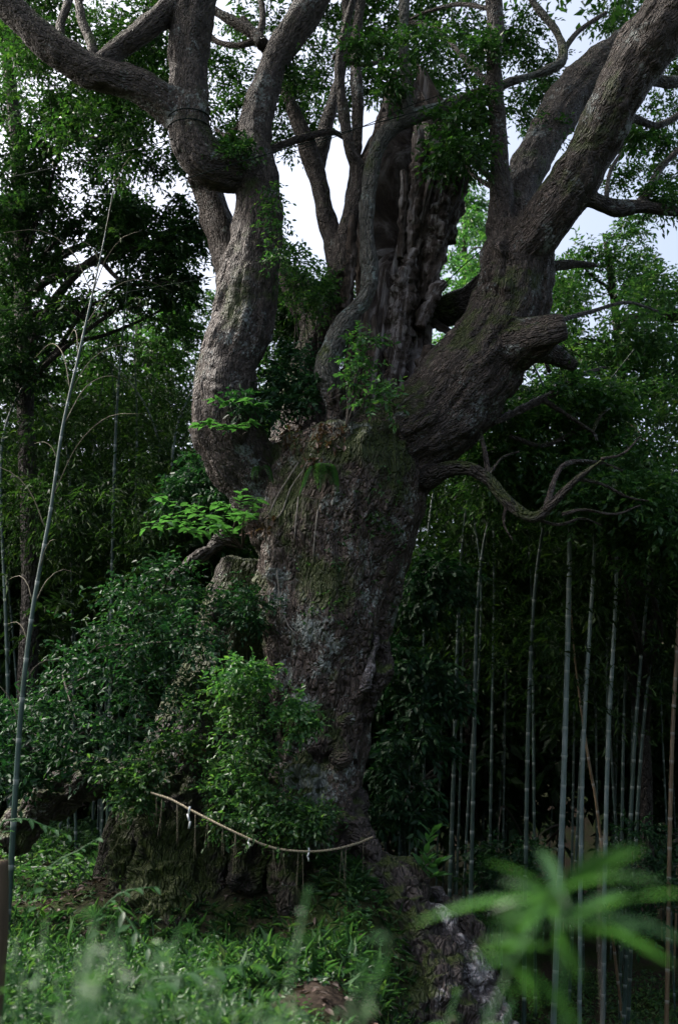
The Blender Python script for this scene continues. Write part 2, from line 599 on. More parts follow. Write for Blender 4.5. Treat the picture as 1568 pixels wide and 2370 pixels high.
# ------------------------------------------------------------------ terrain
def Hraw(x, y):
    x = np.asarray(x, dtype=np.float64)
    y = np.asarray(y, dtype=np.float64)
    fr = 9.75 - 1.0 * sstep(-0.9, 0.5, x)
    mound = 0.74 * sstep(fr, fr + 1.1, y) * (1 - sstep(13, 15.5, y)) * np.exp(-((x + 0.75) / 2.1) ** 4)
    left = 0.55 * sstep(-2.3, -4.6, x) * sstep(4, 10, y)
    edge = np.where(y < 11, 0.02 - 0.10 * (10 - np.clip(y, 6, 10)), 0.02 - 0.25 * (np.minimum(y, 14) - 11))
    drop = -1.75 * sstep(edge, edge + 1.4 + 0.2 * (10 - np.clip(y, 6, 10)), x) * sstep(0.0, 4.0, y)
    far = 11.0 * sstep(25, 44, y)
    return 0.12 + mound + left + drop + far


def H(x, y):
    x = np.atleast_1d(np.asarray(x, dtype=np.float64))
    y = np.atleast_1d(np.asarray(y, dtype=np.float64))
    P = np.stack([x, y, np.zeros_like(x)], -1)
    return Hraw(x, y) + 0.16 * fbm(P * 0.7, 3) + 0.05 * fbm(P * 3.1 + 5, 3) + 0.018 * fbm(P * 11 + 9, 2)


def h1(x, y):
    return float(H([x], [y])[0])


def ground_hit(px, py, y0=1.0, y1=40):
    d = ray(px, py)
    ts = np.linspace(y0, y1, 1600)
    P = EYE + d * (ts / d[1])[:, None]
    below = np.where(P[:, 2] < H(P[:, 0], P[:, 1]))[0]
    return P[below[0]] if len(below) else P[-1]


def axis_coords(lo, hi, fine, far, growth=1.16):
    a = list(np.arange(lo, hi + 1e-6, fine))
    s = fine
    while a[-1] < far:
        s *= growth
        a.append(a[-1] + s)
    s = fine
    while a[0] > -far:
        s *= growth
        a.insert(0, a[0] - s)
    return np.array(a)


gx = axis_coords(-5, 5, 0.075, 600)
gy = axis_coords(1.0, 13.0, 0.075, 600)
X, Yg = np.meshgrid(gx, gy)
Z = H(X.ravel(), Yg.ravel())
nx, ny = len(gx), len(gy)
ii = (np.arange(ny - 1)[:, None] * nx + np.arange(nx - 1)[None, :]).ravel()
gf = np.stack([ii, ii + 1, ii + nx + 1, ii + nx], -1)
ground = link('ground', mesh_np('ground', np.stack([X.ravel(), Yg.ravel(), Z], -1), gf), M['soil'])
tag(ground, 'dark mossy forest soil rising to a mound under the great tree', 'ground', kind='structure')


# ------------------------------------------------------------------ leaves in bulk
UP = np.array([0, 0, 1.0])


def leaf_arrays(P, D, N, L, W, fold=0.12, droop=0.15, detail=1):
    """P base, D direction, N normal (n,3), L, W (n,) -> verts, faces"""
    n = len(P)
    D = unit(D)
    S = unit(np.cross(D, N))
    N = np.cross(S, D)
    L_, W_ = L[:, None], W[:, None]
    if detail == 1:
        mid = P + D * L_ * 0.45
        l = mid + S * W_ * 0.5 + N * L_ * fold
        r = mid - S * W_ * 0.5 + N * L_ * fold
        t = P + D * L_ - N * L_ * droop
        V = np.stack([P, l, t, r], 1).reshape(-1, 3)
        b = np.arange(n)[:, None] * 4
        Fc = np.concatenate([b + np.array([[0, 2, 1]]), b + np.array([[0, 3, 2]])], 0)
        return V, Fc
    a = P + D * L_ * 0.28
    c = P + D * L_ * 0.62 - N * L_ * droop * 0.35
    t = P + D * L_ - N * L_ * droop
    V = np.stack([P, a + S * W_ * 0.42 + N * L_ * fold * .6, c + S * W_ * 0.46 + N * L_ * fold * .6, t,
                  c - S * W_ * 0.46 + N * L_ * fold * .6, a - S * W_ * 0.42 + N * L_ * fold * .6], 1).reshape(-1, 3)
    b = np.arange(n)[:, None] * 6
    Fc = np.concatenate([b + np.array([[0, 3, 2, 1]]), b + np.array([[0, 5, 4, 3]])], 0)
    return V, Fc


def sprays(C, D, twig, k, L, W, droop=0.25, spread=0.85, detail=1, r=None, upn=1.0, jit=0.35):
    """leaf sprays: n twigs, each with k leaves set alternately"""
    r = r or rng
    n = len(C)
    D = unit(D)
    tw = np.broadcast_to(np.asarray(twig, dtype=float), (n,))[:, None, None] * r.uniform(0.7, 1.3, (n, 1, 1))
    t = ((np.arange(k) + 0.6) / k)[None, :, None]
    pos = C[:, None, :] + D[:, None, :] * tw * t + np.array([0, 0, -1.0]) * tw * droop * t ** 2
    upv = unit(UP * upn + r.normal(0, 0.35, (n, 1, 3)))
    S = unit(np.cross(np.repeat(D[:, None, :], k, 1), np.repeat(upv, k, 1)))
    sg = np.where(np.arange(k) % 2 == 0, 1.0, -1.0)[None, :, None]
    sg = sg * np.where(np.arange(k) == k - 1, 0.0, 1.0)[None, :, None]
    ld = D[:, None, :] * 0.65 + S * sg * spread + r.normal(0, jit, (n, k, 3)) + np.array([0, 0, -droop])
    nn = unit(upv + r.normal(0, 0.45, (n, k, 3)))
    Ls = L * r.uniform(0.65, 1.25, (n, k))
    Ws = Ls * (W / L) * r.uniform(0.85, 1.15, (n, k))
    return leaf_arrays(pos.reshape(-1, 3), ld.reshape(-1, 3), nn.reshape(-1, 3), Ls.ravel(), Ws.ravel(), detail=detail)


def blob_sprays(blobs, per, k, L, W, twig=0.3, droop=0.25, clusters=6, csize=0.3, detail=1, out=0.5, flat=0.75):
    """blobs [(x,y,z,r)] -> verts faces; sprays gather in sub-clusters so that gaps stay open"""
    Cs, Ds = [], []
    for (x, y, z, rad) in blobs:
        c0 = np.array([x, y, z])
        m = max(3, int(clusters))
        cd = unit(rng.normal(0, 1, (m, 3)))
        cc = c0 + cd * (rad * rng.uniform(0.25, 0.95, (m, 1))) * np.array([1, 1, flat])
        n = max(6, int(per))
        idx = rng.integers(0, m, n)
        off = rng.normal(0, 1, (n, 3)) * rad * csize * np.array([1, 1, 0.6])
        p = cc[idx] + off
        d = unit(p - c0) * out + rng.normal(0, 0.5, (n, 3)) * np.array([1, 1, 0.6])
        Cs.append(p)
        Ds.append(d)
    return sprays(np.vstack(Cs), np.vstack(Ds), twig, k, L, W, droop=droop, detail=detail)


def px_blobs(lst):
    return [(*at(x, y, Y), r * mpp(x, y, Y)) for x, y, r, Y in lst]


def fill(x0, x1, y0, y1, n, r0, r1, Y0, Y1):
    return [(rng.uniform(x0, x1), rng.uniform(y0, y1), rng.uniform(r0, r1), rng.uniform(Y0, Y1)) for _ in range(n)]


# ------------------------------------------------------------------ the great camphor tree
# wood of the tree: (part name, material, [(px, py, radius px, depth m)])
WOOD = [
    ('trunk', 'bark', [(735, 2080, 160, 11.1), (738, 1950, 118, 11.1), (734, 1820, 94, 11.1), (748, 1690, 98, 11.1), (752, 1580, 118, 11.1), (757, 1460, 136, 11.1), (762, 1330, 160, 11.1), (778, 1200, 176, 11.1), (800, 1100, 186, 11.1), (800, 1040, 170, 11.1)]),
    ('trunk', 'mossbark', [(420, 2080, 185, 11.9), (450, 1930, 180, 11.9), (490, 1800, 165, 11.8), (525, 1650, 140, 11.7), (555, 1500, 110, 11.6), (570, 1380, 85, 11.5), (580, 1300, 62, 11.4)]),
    ('trunk', 'mossbark', [(700, 1150, 90, 11.2), (690, 1040, 70, 11.4), (700, 950, 52, 11.7), (715, 860, 46, 11.9), (735, 760, 40, 12.0), (700, 690, 34, 12.1), (665, 640, 22, 12.1), (650, 610, 10, 12.1)]),
    ('burl', 'root', [(838, 1680, 14, 10.9), (852, 1620, 17, 10.8), (878, 1560, 24, 10.75), (892, 1525, 23, 10.75), (888, 1480, 14, 10.8)]),
    ('burl', 'whiteroot', [(842, 1600, 9, 10.55), (856, 1545, 11, 10.55), (866, 1500, 9, 10.6), (874, 1465, 6, 10.65)]),
    ('burl', 'bark', [(790, 1660, 16, 10.4), (800, 1668, 18, 10.35), (812, 1664, 14, 10.4)]),
    ('burl', 'bark', [(770, 1745, 14, 10.45), (790, 1755, 20, 10.4), (806, 1742, 14, 10.45)]),
    ('limb', 'limb', [(665, 1270, 60, 11.2), (615, 1170, 66, 11.05), (572, 1090, 68, 10.9), (530, 1010, 74, 10.8), (520, 930, 68, 10.7), (525, 850, 64, 10.7), (555, 760, 67, 10.7), (578, 660, 66, 10.7), (592, 560, 56, 10.7), (598, 470, 50, 10.7), (592, 400, 48, 10.7), (588, 320, 36, 10.7), (605, 230, 32, 10.7), (640, 130, 32, 10.7), (695, 50, 34, 10.7), (745, -40, 34, 10.7), (790, -160, 28, 10.8)]),
    ('limb', 'limb', [(610, 440, 40, 10.7), (560, 400, 44, 10.6), (490, 385, 48, 10.45), (445, 330, 48, 10.35), (436, 250, 42, 10.3), (435, 150, 40, 10.3), (442, 70, 48, 10.3), (450, -60, 50, 10.3), (470, -250, 42, 10.4)]),
    ('limb', 'limb', [(440, 300, 34, 10.35), (400, 255, 36, 10.3), (330, 205, 37, 10.2), (210, 165, 36, 10.1), (110, 100, 34, 10.0), (10, 5, 31, 9.9), (-90, -70, 26, 9.8)]),
    ('limb', 'limb', [(225, 160, 22, 10.1), (270, 115, 24, 10.1), (335, 70, 25, 10.1), (400, 10, 27, 10.2), (430, -40, 30, 10.3)]),
    ('limb', 'limb', [(560, 690, 34, 11.3), (530, 610, 33, 11.35), (505, 520, 34, 11.4), (480, 440, 30, 11.4), (450, 400, 22, 11.2)]),
    ('limb', 'limb', [(800, 1130, 120, 11.1), (880, 1060, 112, 11.0), (980, 985, 100, 10.9), (1075, 890, 94, 10.8), (1150, 785, 90, 10.7), (1188, 690, 84, 10.6), (1195, 600, 78, 10.55), (1200, 530, 68, 10.5)]),
    ('limb', 'limb', [(1190, 560, 55, 10.6), (1185, 490, 48, 10.7), (1208, 420, 42, 10.8), (1262, 320, 42, 11.0), (1312, 235, 45, 11.2), (1375, 170, 44, 11.4), (1450, 110, 44, 11.6), (1560, 20, 40, 12.0)]),
    ('limb', 'limb', [(1200, 590, 55, 10.4), (1250, 525, 56, 10.2), (1330, 415, 52, 9.9), (1392, 300, 52, 9.6), (1455, 175, 57, 9.3), (1530, 60, 66, 9.0), (1610, -50, 68, 8.8), (1720, -200, 60, 8.6)]),
    ('limb', 'limb', [(1165, 540, 42, 10.5), (1158, 440, 26, 10.4), (1152, 300, 18, 10.3), (1142, 170, 17, 10.2), (1145, 60, 19, 10.2), (1138, -60, 18, 10.2), (1150, -200, 14, 10.3)]),
    ('stub', 'limb', [(1190, 800, 60, 10.5), (1250, 775, 42, 10.2), (1284, 763, 33, 10.1), (1304, 757, 29, 10.08)]),
    ('stub', 'limb', [(1200, 800, 40, 10.9), (1270, 815, 24, 11.1), (1330, 850, 12, 11.2)]),
    ('limb', 'mossbark', [(1160, 640, 40, 11.3), (1110, 690, 38, 11.6), (1050, 715, 34, 11.8), (990, 735, 24, 11.9), (940, 760, 16, 11.9)]),
    ('limb', 'smooth', [(785, 1030, 30, 10.7), (782, 960, 27, 10.6), (772, 900, 30, 10.5), (755, 855, 33, 10.5), (772, 795, 30, 10.5), (805, 735, 25, 10.5), (845, 690, 23, 10.5), (855, 635, 22, 10.5), (850, 560, 20, 10.5), (850, 460, 20, 10.5), (865, 370, 20, 10.5), (893, 308, 21, 10.5), (945, 275, 21, 10.5), (1020, 250, 17, 10.5), (1090, 222, 15, 10.5), (1180, 190, 12, 10.5), (1270, 160, 13, 10.6), (1302, 135, 13, 10.7), (1290, 80, 11, 10.8), (1230, 0, 9, 10.9), (1200, -80, 7, 10.9)]),
    ('limb', 'smooth', [(950, 275, 17, 10.5), (940, 230, 15, 10.5), (933, 120, 13, 10.5), (934, 20, 13, 10.5), (940, -90, 12, 10.6)]),
    ('limb', 'limb', [(790, 760, 26, 11.3), (785, 660, 26, 11.3), (775, 570, 22, 11.4), (752, 500, 20, 11.4), (738, 430, 19, 11.4), (712, 345, 21, 11.4), (682, 265, 16, 11.4), (650, 190, 14, 11.4), (610, 110, 11, 11.5), (560, 40, 8, 11.6)]),
    ('limb', 'limb', [(735, 390, 17, 11.5), (748, 320, 17, 11.6), (768, 245, 13, 11.7), (790, 160, 11, 11.8), (800, 40, 9, 11.9), (790, -80, 8, 12)]),
    ('limb', 'limb', [(790, 640, 24, 11.2), (798, 560, 22, 11.2), (815, 480, 20, 11.2), (832, 405, 18, 11.2), (808, 345, 14, 11.1), (795, 260, 13, 11.1), (784, 160, 12, 11.1), (800, 60, 10, 11.0), (830, -40, 9, 11)]),
    ('limb', 'limb', [(815, 470, 18, 11.5), (822, 380, 14, 11.6), (828, 250, 13, 11.7), (822, 120, 12, 11.8), (835, 0, 11, 11.9), (850, -90, 10, 12)]),
    ('limb', 'mossbark', [(980, 1110, 30, 10.8), (1040, 1086, 20, 10.6), (1088, 1086, 17, 10.5), (1132, 1112, 16, 10.4), (1172, 1160, 15, 10.3), (1232, 1198, 13, 10.2), (1282, 1160, 11, 10.1), (1335, 1108, 9, 10.0), (1400, 1060, 6, 9.9)]),
    ('limb', 'limb', [(1330, 440, 24, 9.9), (1375, 465, 17, 10.0), (1425, 482, 18, 10.1), (1490, 478, 15, 10.2), (1580, 490, 11, 10.3), (1680, 470, 9, 10.4)]),
    ('limb', 'limb', [(1470, 482, 13, 10.2), (1500, 440, 11, 10.3), (1530, 385, 9, 10.4), (1600, 320, 7, 10.5)]),
    ('limb', 'limb', [(1430, 200, 20, 9.4), (1490, 185, 15, 9.7), (1560, 190, 14, 10), (1650, 180, 11, 10.3)]),
    ('limb', 'limb', [(1430, 260, 18, 9.6), (1470, 275, 11, 9.9), (1520, 290, 9, 10.2), (1580, 260, 8, 10.4)]),
    ('root', 'bark', [(700, 1780, 60, 10.8), (690, 1900, 52, 10.5), (672, 1985, 42, 10.3), (655, 2060, 36, 10.1)]),
    ('root', 'bark', [(770, 1800, 55, 10.75), (775, 1920, 44, 10.45), (760, 2000, 34, 10.25), (765, 2070, 26, 10.1)]),
    ('root', 'mossbark', [(610, 1860, 60, 11.0), (590, 1960, 46, 10.6), (560, 2050, 36, 10.3)]),
    ('root', 'root', [(850, 2060, 40, 10.2), (885, 2140, 46, 9.95), (915, 2220, 50, 9.7), (930, 2300, 54, 9.45), (925, 2420, 56, 9.2)]),
    ('root', 'root', [(1040, 2090, 22, 10.3), (1085, 2150, 30, 10.2), (1110, 2230, 36, 10.1), (1130, 2320, 40, 10)]),
    ('root', 'mossbark', [(860, 2150, 20, 9.7), (900, 2210, 22, 9.45), (905, 2270, 26, 9.3), (870, 2340, 24, 9.1)]),
    ('root', 'root', [(770, 1850, 70, 10.9), (800, 1910, 48, 10.5), (838, 1938, 26, 10.3), (864, 1975, 16, 10.2), (880, 2030, 12, 10.2)]),
    ('root', 'root', [(840, 2010, 40, 10.5), (900, 2055, 56, 10.2), (935, 2115, 58, 10.0), (980, 2175, 52, 9.85), (1005, 2240, 56, 9.7), (1010, 2310, 58, 9.55), (1005, 2420, 62, 9.4)]),
    ('root', 'root', [(900, 2000, 20, 10.5), (935, 2010, 26, 10.4), (962, 2035, 27, 10.3), (972, 2085, 20, 10.2), (960, 2120, 14, 10.1)]),
    ('root', 'whiteroot', [(960, 2070, 16, 10.4), (1000, 2060, 13, 10.4), (1030, 2085, 14, 10.4), (1050, 2130, 20, 10.3), (1070, 2180, 22, 10.2)]),
    ('root', 'whiteroot', [(965, 2100, 14, 10.2), (1000, 2105, 14, 10.1), (1028, 2128, 26, 10.0), (1042, 2170, 24, 9.9), (1072, 2205, 24, 9.9), (1098, 2225, 28, 9.85), (1105, 2275, 34, 9.8)]),
    ('root', 'whiteroot', [(1070, 2210, 30, 9.9), (1090, 2280, 44, 9.8), (1120, 2345, 50, 9.7), (1150, 2430, 56, 9.5)]),
    ('root', 'root', [(985, 2230, 30, 9.7), (1030, 2285, 42, 9.6), (1062, 2340, 40, 9.5), (1060, 2430, 46, 9.4)]),
    ('root', 'root', [(1040, 2230, 40, 10.0), (1055, 2300, 50, 10.0), (1090, 2400, 60, 10.0)]),
    ('root', 'mossbark', [(430, 1880, 105, 11.3), (400, 1980, 95, 10.9), (390, 2070, 84, 10.6), (410, 2170, 70, 10.4)]),
    ('root', 'mossbark', [(350, 1880, 60, 11.3), (300, 1950, 45, 11.0), (280, 2020, 38, 10.8), (290, 2110, 34, 10.6)]),
    ('root', 'root', [(330, 1800, 50, 11.7), (220, 1800, 42, 11.6), (130, 1845, 42, 11.5), (60, 1895, 42, 11.4), (20, 1960, 40, 11.3)]),
    ('root', 'mossbark', [(470, 1900, 60, 11.0), (480, 2020, 50, 10.7), (470, 2120, 40, 10.5)]),
    ('root', 'root', [(790, 2120, 14, 9.9), (760, 2150, 16, 9.75), (800, 2200, 16, 9.55), (830, 2250, 12, 9.4)]),
    ('root', 'mossbark', [(520, 1245, 22, 11.3), (480, 1275, 17, 11.1), (430, 1310, 14, 10.9), (390, 1345, 11, 10.8)]),
]
TREE_BASE = at(742, 2030, 11.0)
camphor = thing('great_camphor_tree', TREE_BASE, 'huge old camphor tree with mossy leaning trunk, broken hollow top and spreading limbs', 'tree')

allV, allF, base = [], [], 0
samp_P, samp_T, samp_N, samp_B, samp_s, samp_r, samp_id = [], [], [], [], [], [], []
for i, (nm, mt, pts) in enumerate(WOOD):
    P = px_path(pts)
    if mt == 'smooth':
        P[:, 3] *= 0.86
    V, Fq, _ = sweep(P, seg=36 if P[:, 3].max() > 0.3 else 18, lump={'trunk': 0.16, 'root': 0.26, 'burl': 0.5}.get(nm, 0.32 if mt == 'smooth' else 0.17), lfreq=2.2 if nm == 'trunk' else 4.5, step=0.25, min_step=0.03, seed=i * 1.7)
    allV.append(V)
    allF.append(Fq + base)
    base += len(V)
    S = catmull(P, 0.35, 0.05)
    T, N, B, s = frames(S)
    samp_P.append(S[:, :3]); samp_T.append(T); samp_N.append(N); samp_B.append(B)
    samp_s.append(s + i * 7.3); samp_r.append(S[:, 3]); samp_id.append(np.full(len(S), i))
tmp_me = mesh_np('wood_tmp', np.vstack(allV), np.vstack(allF))
tmp = bpy.data.objects.new('wood_tmp', tmp_me)
col.objects.link(tmp)
md = tmp.modifiers.new('r', 'REMESH')
md.mode = 'VOXEL'
md.voxel_size = 0.026
md.use_smooth_shade = True
sm = tmp.modifiers.new('s', 'SMOOTH')
sm.factor = 0.5
sm.iterations = 5
dg = bpy.context.evaluated_depsgraph_get()
ev = tmp.evaluated_get(dg)
em = ev.to_mesh()
nv, nf = len(em.vertices), len(em.polygons)
WV = np.empty(nv * 3, dtype=np.float32); em.vertices.foreach_get('co', WV); WV = WV.reshape(-1, 3).astype(np.float64)
WN = np.empty(nv * 3, dtype=np.float32); em.vertices.foreach_get('normal', WN); WN = WN.reshape(-1, 3).astype(np.float64)
LT = np.empty(nf, dtype=np.int32); em.polygons.foreach_get('loop_total', LT)
LI = np.empty(len(em.loops), dtype=np.int32); em.loops.foreach_get('vertex_index', LI)
assert (LT == 4).all()
WF = LI.reshape(-1, 4)
ev.to_mesh_clear()
bpy.data.objects.remove(tmp)
bpy.data.meshes.remove(tmp_me)

sP, sT, sN, sB = map(np.vstack, (samp_P, samp_T, samp_N, samp_B))
ss, sr, sid = map(np.concatenate, (samp_s, samp_r, samp_id))
near = np.empty(nv, dtype=np.int64)
p2 = (sP ** 2).sum(1)
for a in range(0, nv, 20000):
    q = WV[a:a + 20000]
    d = np.sqrt(np.maximum((q ** 2).sum(1)[:, None] + p2[None] - 2 * q @ sP.T, 1e-9)) - sr[None]
    near[a:a + 20000] = d.argmin(1)
rel = WV - sP[near]
bark = np.stack([(rel * sN[near]).sum(1), (rel * sB[near]).sum(1), ss[near] + (rel * sT[near]).sum(1)], -1)
ident = sid[near]
# relief: lumps, vertical fluting and plates of bark
isroot = np.isin(ident, [i for i, w in enumerate(WOOD) if w[0] in ('root', 'burl')])
rad = sr[near]
str_ = bark * np.array([1, 1, 0.3])
big = fbm(WV * 1.6 + 3, 3) * 0.06 * np.clip(rad / 0.5, 0.15, 1)
flute = fbm(str_ * 3.2 + 40, 3)
flute = (1 - np.abs(flute) * 2.2) * 0.048 * np.clip(rad / 0.5, 0.2, 1)
plates = fbm(bark * np.array([14, 14, 6.0]) + 11, 2)
fine_amp = 0.024 * np.clip(rad / 0.4, 0.25, 1) * np.where(isroot, 0.5, 1.0)
furrow = np.clip(np.abs(fbm(bark * np.array([7, 7, 1.0]) + fbm(WV * 2, 2)[:, None] * 0.5 + 23, 2)) * 3.2, 0, 1) * 0.04 * np.clip(rad / 0.45, 0.12, 1) * np.where(isroot, 0.4, 1.0)
ridge = (np.abs(plates) ** 0.7) * fine_amp
knob = np.maximum(fbm(WV * 4.3 + 77, 2) - 0.35, 0) * 0.16 * np.clip(rad / 0.5, 0.2, 1)
knob = knob + np.where(isroot, (0.5 - np.abs(fbm(WV * 4.6 + 51, 3)) * 2.4) * 0.11 * np.clip(rad / 0.2, 0.3, 1), 0)
WV2 = WV + WN * (big + flute + ridge + furrow + knob - 0.035 * np.clip(rad / 0.45, 0.2, 1))[:, None]

full = mesh_np('wood_full', WV2, WF)
VN = np.empty(nv * 3, dtype=np.float32); full.vertices.foreach_get('normal', VN); VN = VN.reshape(-1, 3)
bpy.data.meshes.remove(full)
fid = ident[WF[:, 0]]
wood_bvh = BVHTree.FromPolygons([tuple(v) for v in WV2], [tuple(f) for f in WF.tolist()])
growth = np.zeros((nv, 3))  # first channel moss, second lichen with painted trunk brightness


def grow_or_lighten(ch, px, py, r, amt):
    loc, _n, _i, _d = wood_bvh.ray_cast(Vector(EYE), Vector(unit(ray(px, py))), 40)
    if loc is not None:
        d2 = ((WV2 - np.array(loc)) ** 2).sum(1)
        growth[:, ch] = np.maximum(growth[:, ch], amt * np.exp(-d2 / (r * r)))


for q in ((690, 1090, .4, .17), (660, 1180, .35, .15), (720, 1200, .3, .13), (860, 1060, .4, .16), (900, 1010, .3, .17), (790, 1060, .3, .14), (750, 1330, .22, .15), (730, 1480, .2, .12), (640, 1030, .3, .15), (1190, 720, .4, .10), (1260, 770, .25, .10), (1330, 470, .35, .14),
          (1180, 620, .3, .08), (560, 620, .4, .12), (1400, 300, .5, .12), (560, 1400, .4, .13), (530, 1550, .4, .12), (960, 960, .3, .15), (420, 360, .3, .08), (590, 420, .3, .1), (1240, 420, .25, .1), (400, 1980, .5, .14), (950, 2230, .25, .16), (700, 2000, .3, .12)):
    grow_or_lighten(0, *q)
for q in ((720, 1480, .28, .12), (700, 1650, .3, .14), (705, 1800, .3, .15), (690, 1900, .3, .13), (640, 1380, .3, .10), (770, 1230, .35, .09), (850, 1150, .25, .06), (735, 1560, .2, .13), (440, 250, .4, .05), (560, 800, .5, .05), (1060, 900, .4, .05), (1050, 2150, .3, .08), (1090, 2290, .3, .08), (900, 940, .3, .05)):
    grow_or_lighten(1, q[0], q[1], q[2] * 0.85, q[3] * (1.25 if q[3] > 0.11 else 0.75))  # lichen patches; the stronger front ones stand in for light on the trunk
pl = np.array(camphor.location)
for i, (nm, mt, pts) in enumerate(WOOD):
    fs = WF[fid == i]
    if len(fs) == 0:
        continue
    u, inv = np.unique(fs, return_inverse=True)
    me = mesh_np(nm, WV2[u] - pl, inv.reshape(-1, 4), attr=bark[u])
    ga = me.attributes.new('growth', 'FLOAT_VECTOR', 'POINT')
    ga.data.foreach_set('vector', np.ascontiguousarray(growth[u], dtype=np.float32).ravel())
    me.normals_split_custom_set_from_vertices([tuple(x) for x in VN[u]])
    link(nm, me, M[mt], camphor)
def hit(px, py, back=0.0):
    """first point of the great tree's wood seen through a measured point; falls back to the ground"""
    d = unit(ray(px, py))
    loc, nrm, idx, dist = wood_bvh.ray_cast(Vector(EYE), Vector(d), 40)
    g = ground_hit(px, py, 1.0, 30)
    if loc is None and g[1] > 12.5:
        return at(px, py, 11.2)
    if loc is None or np.linalg.norm(g - EYE) < dist:
        return g
    return np.array(loc) + d * back


# --- the dead hollow bole in the middle
def snag():
    axis = px_path([(880, 1010, 100, 11.7), (895, 900, 92, 11.7), (905, 800, 80, 11.7), (915, 700, 78, 11.7), (925, 600, 92, 11.7), (935, 500, 108, 11.7), (955, 400, 108, 11.7), (955, 320, 88, 11.7), (945, 250, 62, 11.7), (935, 195, 40, 11.7)])
    S = catmull(axis, 0.08, 0.02)
    T, N, B, s = frames(S)
    n, seg = len(S), 220
    th = np.linspace(0, 2 * math.pi, seg, endpoint=False)
    D = N[:, None, :] * np.cos(th)[None, :, None] + B[:, None, :] * np.sin(th)[None, :, None]
    R = np.repeat(S[:, 3:4], seg, 1)
    P0 = (np.stack([np.cos(th)[None, :] * np.ones((n, 1)) * 2.2, np.sin(th)[None, :] * np.ones((n, 1)) * 2.2, np.repeat(s[:, None] * 0.55, seg, 1)], -1)).reshape(-1, 3)
    fl = fbm(P0 * 1.5 + 5, 4).reshape(n, seg)
    rg = 1 - np.abs(fbm(P0 * np.array([2.6, 2.6, 0.8]) + 31, 3)).reshape(n, seg) * 2
    r2 = np.abs(fbm(P0 * np.array([5.5, 5.5, 0.6]) + 55, 3)).reshape(n, seg)
    r3 = np.abs(fbm(P0 * np.array([11, 11, 1.6]) + 91, 2)).reshape(n, seg)
    R = R * (1 + 0.24 * fl + 0.12 * rg - 0.55 * np.maximum(0.16 - r2, 0) / 0.16 * 0.35 + 0.16 * r3)
    # hollow front: the shell is broken open towards the viewer
    fd = (D * unit(np.array([-0.22, -1.0, 0.05]))).sum(-1)
    tt = (s / s[-1])[:, None]
    open_ = sstep(0.80, 0.97, fd + 0.10 * fl) * sstep(0.42, 0.55, tt + 0.08 * fl) * (1 - sstep(0.86, 0.97, tt))
    R = R * (1 - 1.35 * open_)
    # ragged top
    V = S[:, None, :3] + D * R[..., None]
    rag = np.maximum(0, tt - 0.72) / 0.28
    V[..., 2] += (rag * 0.45 * fbm(P0 * np.array([2, 2, 0.3]) + 70, 3).reshape(n, seg)) + rag ** 2 * 0.5 * fbm(P0 * np.array([6, 6, 0.1]) + 33, 2).reshape(n, seg)
    att = np.stack([np.cos(th)[None, :] * S[:, 3:4], np.sin(th)[None, :] * S[:, 3:4], np.repeat(s[:, None], seg, 1)], -1)
    i = np.arange(n - 1)[:, None] * seg
    j = np.arange(seg)[None, :]
    Fq = np.stack([i + j, i + (j + 1) % seg, i + seg + (j + 1) % seg, i + seg + j], -1).reshape(-1, 4)
    part('dead_hollow_bole', V.reshape(-1, 3), Fq, M['deadwood'], camphor, att.reshape(-1, 3))['label'] = 'broken hollow bole of grey weathered dead wood'


snag()
SPLINTERS = [
    [(948, 640, 10, 11.2), (955, 520, 16, 11.2), (965, 420, 18, 11.2), (968, 330, 14, 11.2), (962, 290, 6, 11.2)],
    [(925, 600, 8, 11.15), (930, 500, 9, 11.15), (935, 420, 8, 11.15), (932, 395, 5, 11.15)],
    [(985, 700, 14, 11.3), (1000, 600, 24, 11.3), (1015, 500, 26, 11.3), (1030, 400, 22, 11.3), (1045, 350, 8, 11.3)],
    [(1040, 560, 12, 11.6), (1050, 480, 20, 11.6), (1058, 400, 18, 11.6), (1062, 340, 8, 11.6)],
    [(800, 720, 14, 11.1), (806, 640, 14, 11.1), (812, 560, 13, 11.1), (816, 500, 6, 11.1)],
    [(900, 960, 30, 11.2), (915, 850, 28, 11.2), (930, 720, 30, 11.2), (940, 640, 26, 11.2), (955, 590, 14, 11.2), (972, 555, 8, 11.2)],
    [(935, 970, 26, 11.0), (965, 900, 27, 11.0), (990, 840, 24, 11.0), (998, 805, 14, 11.0)],
    [(970, 760, 16, 11.2), (990, 710, 19, 11.2), (1012, 670, 16, 11.2), (1030, 655, 9, 11.2)],
    [(850, 950, 16, 11.0), (862, 860, 15, 11.0), (868, 780, 11, 11.0), (864, 730, 5, 11.0)],
    [(840, 820, 9, 11.0), (848, 740, 9, 11.0), (852, 680, 4, 11.0)],
    [(915, 300, 12, 11.5), (905, 240, 14, 11.5), (925, 205, 10, 11.5)],
    [(990, 330, 14, 11.6), (985, 270, 14, 11.6), (962, 225, 9, 11.6)],
    [(1000, 745, 9, 11.5), (1040, 770, 8, 11.5), (1068, 790, 5, 11.5)],
    [(880, 330, 12, 11.5), (878, 290, 10, 11.5), (885, 250, 5, 11.5)],
]
for i, pts in enumerate(SPLINTERS):
    V, Fq, A = sweep(px_path(pts), seg=22, lump=0.75, lfreq=11, step=0.15, min_step=0.02, seed=i * 3.1)
    part('splinter', V, Fq, M['deadwood'], camphor, A)

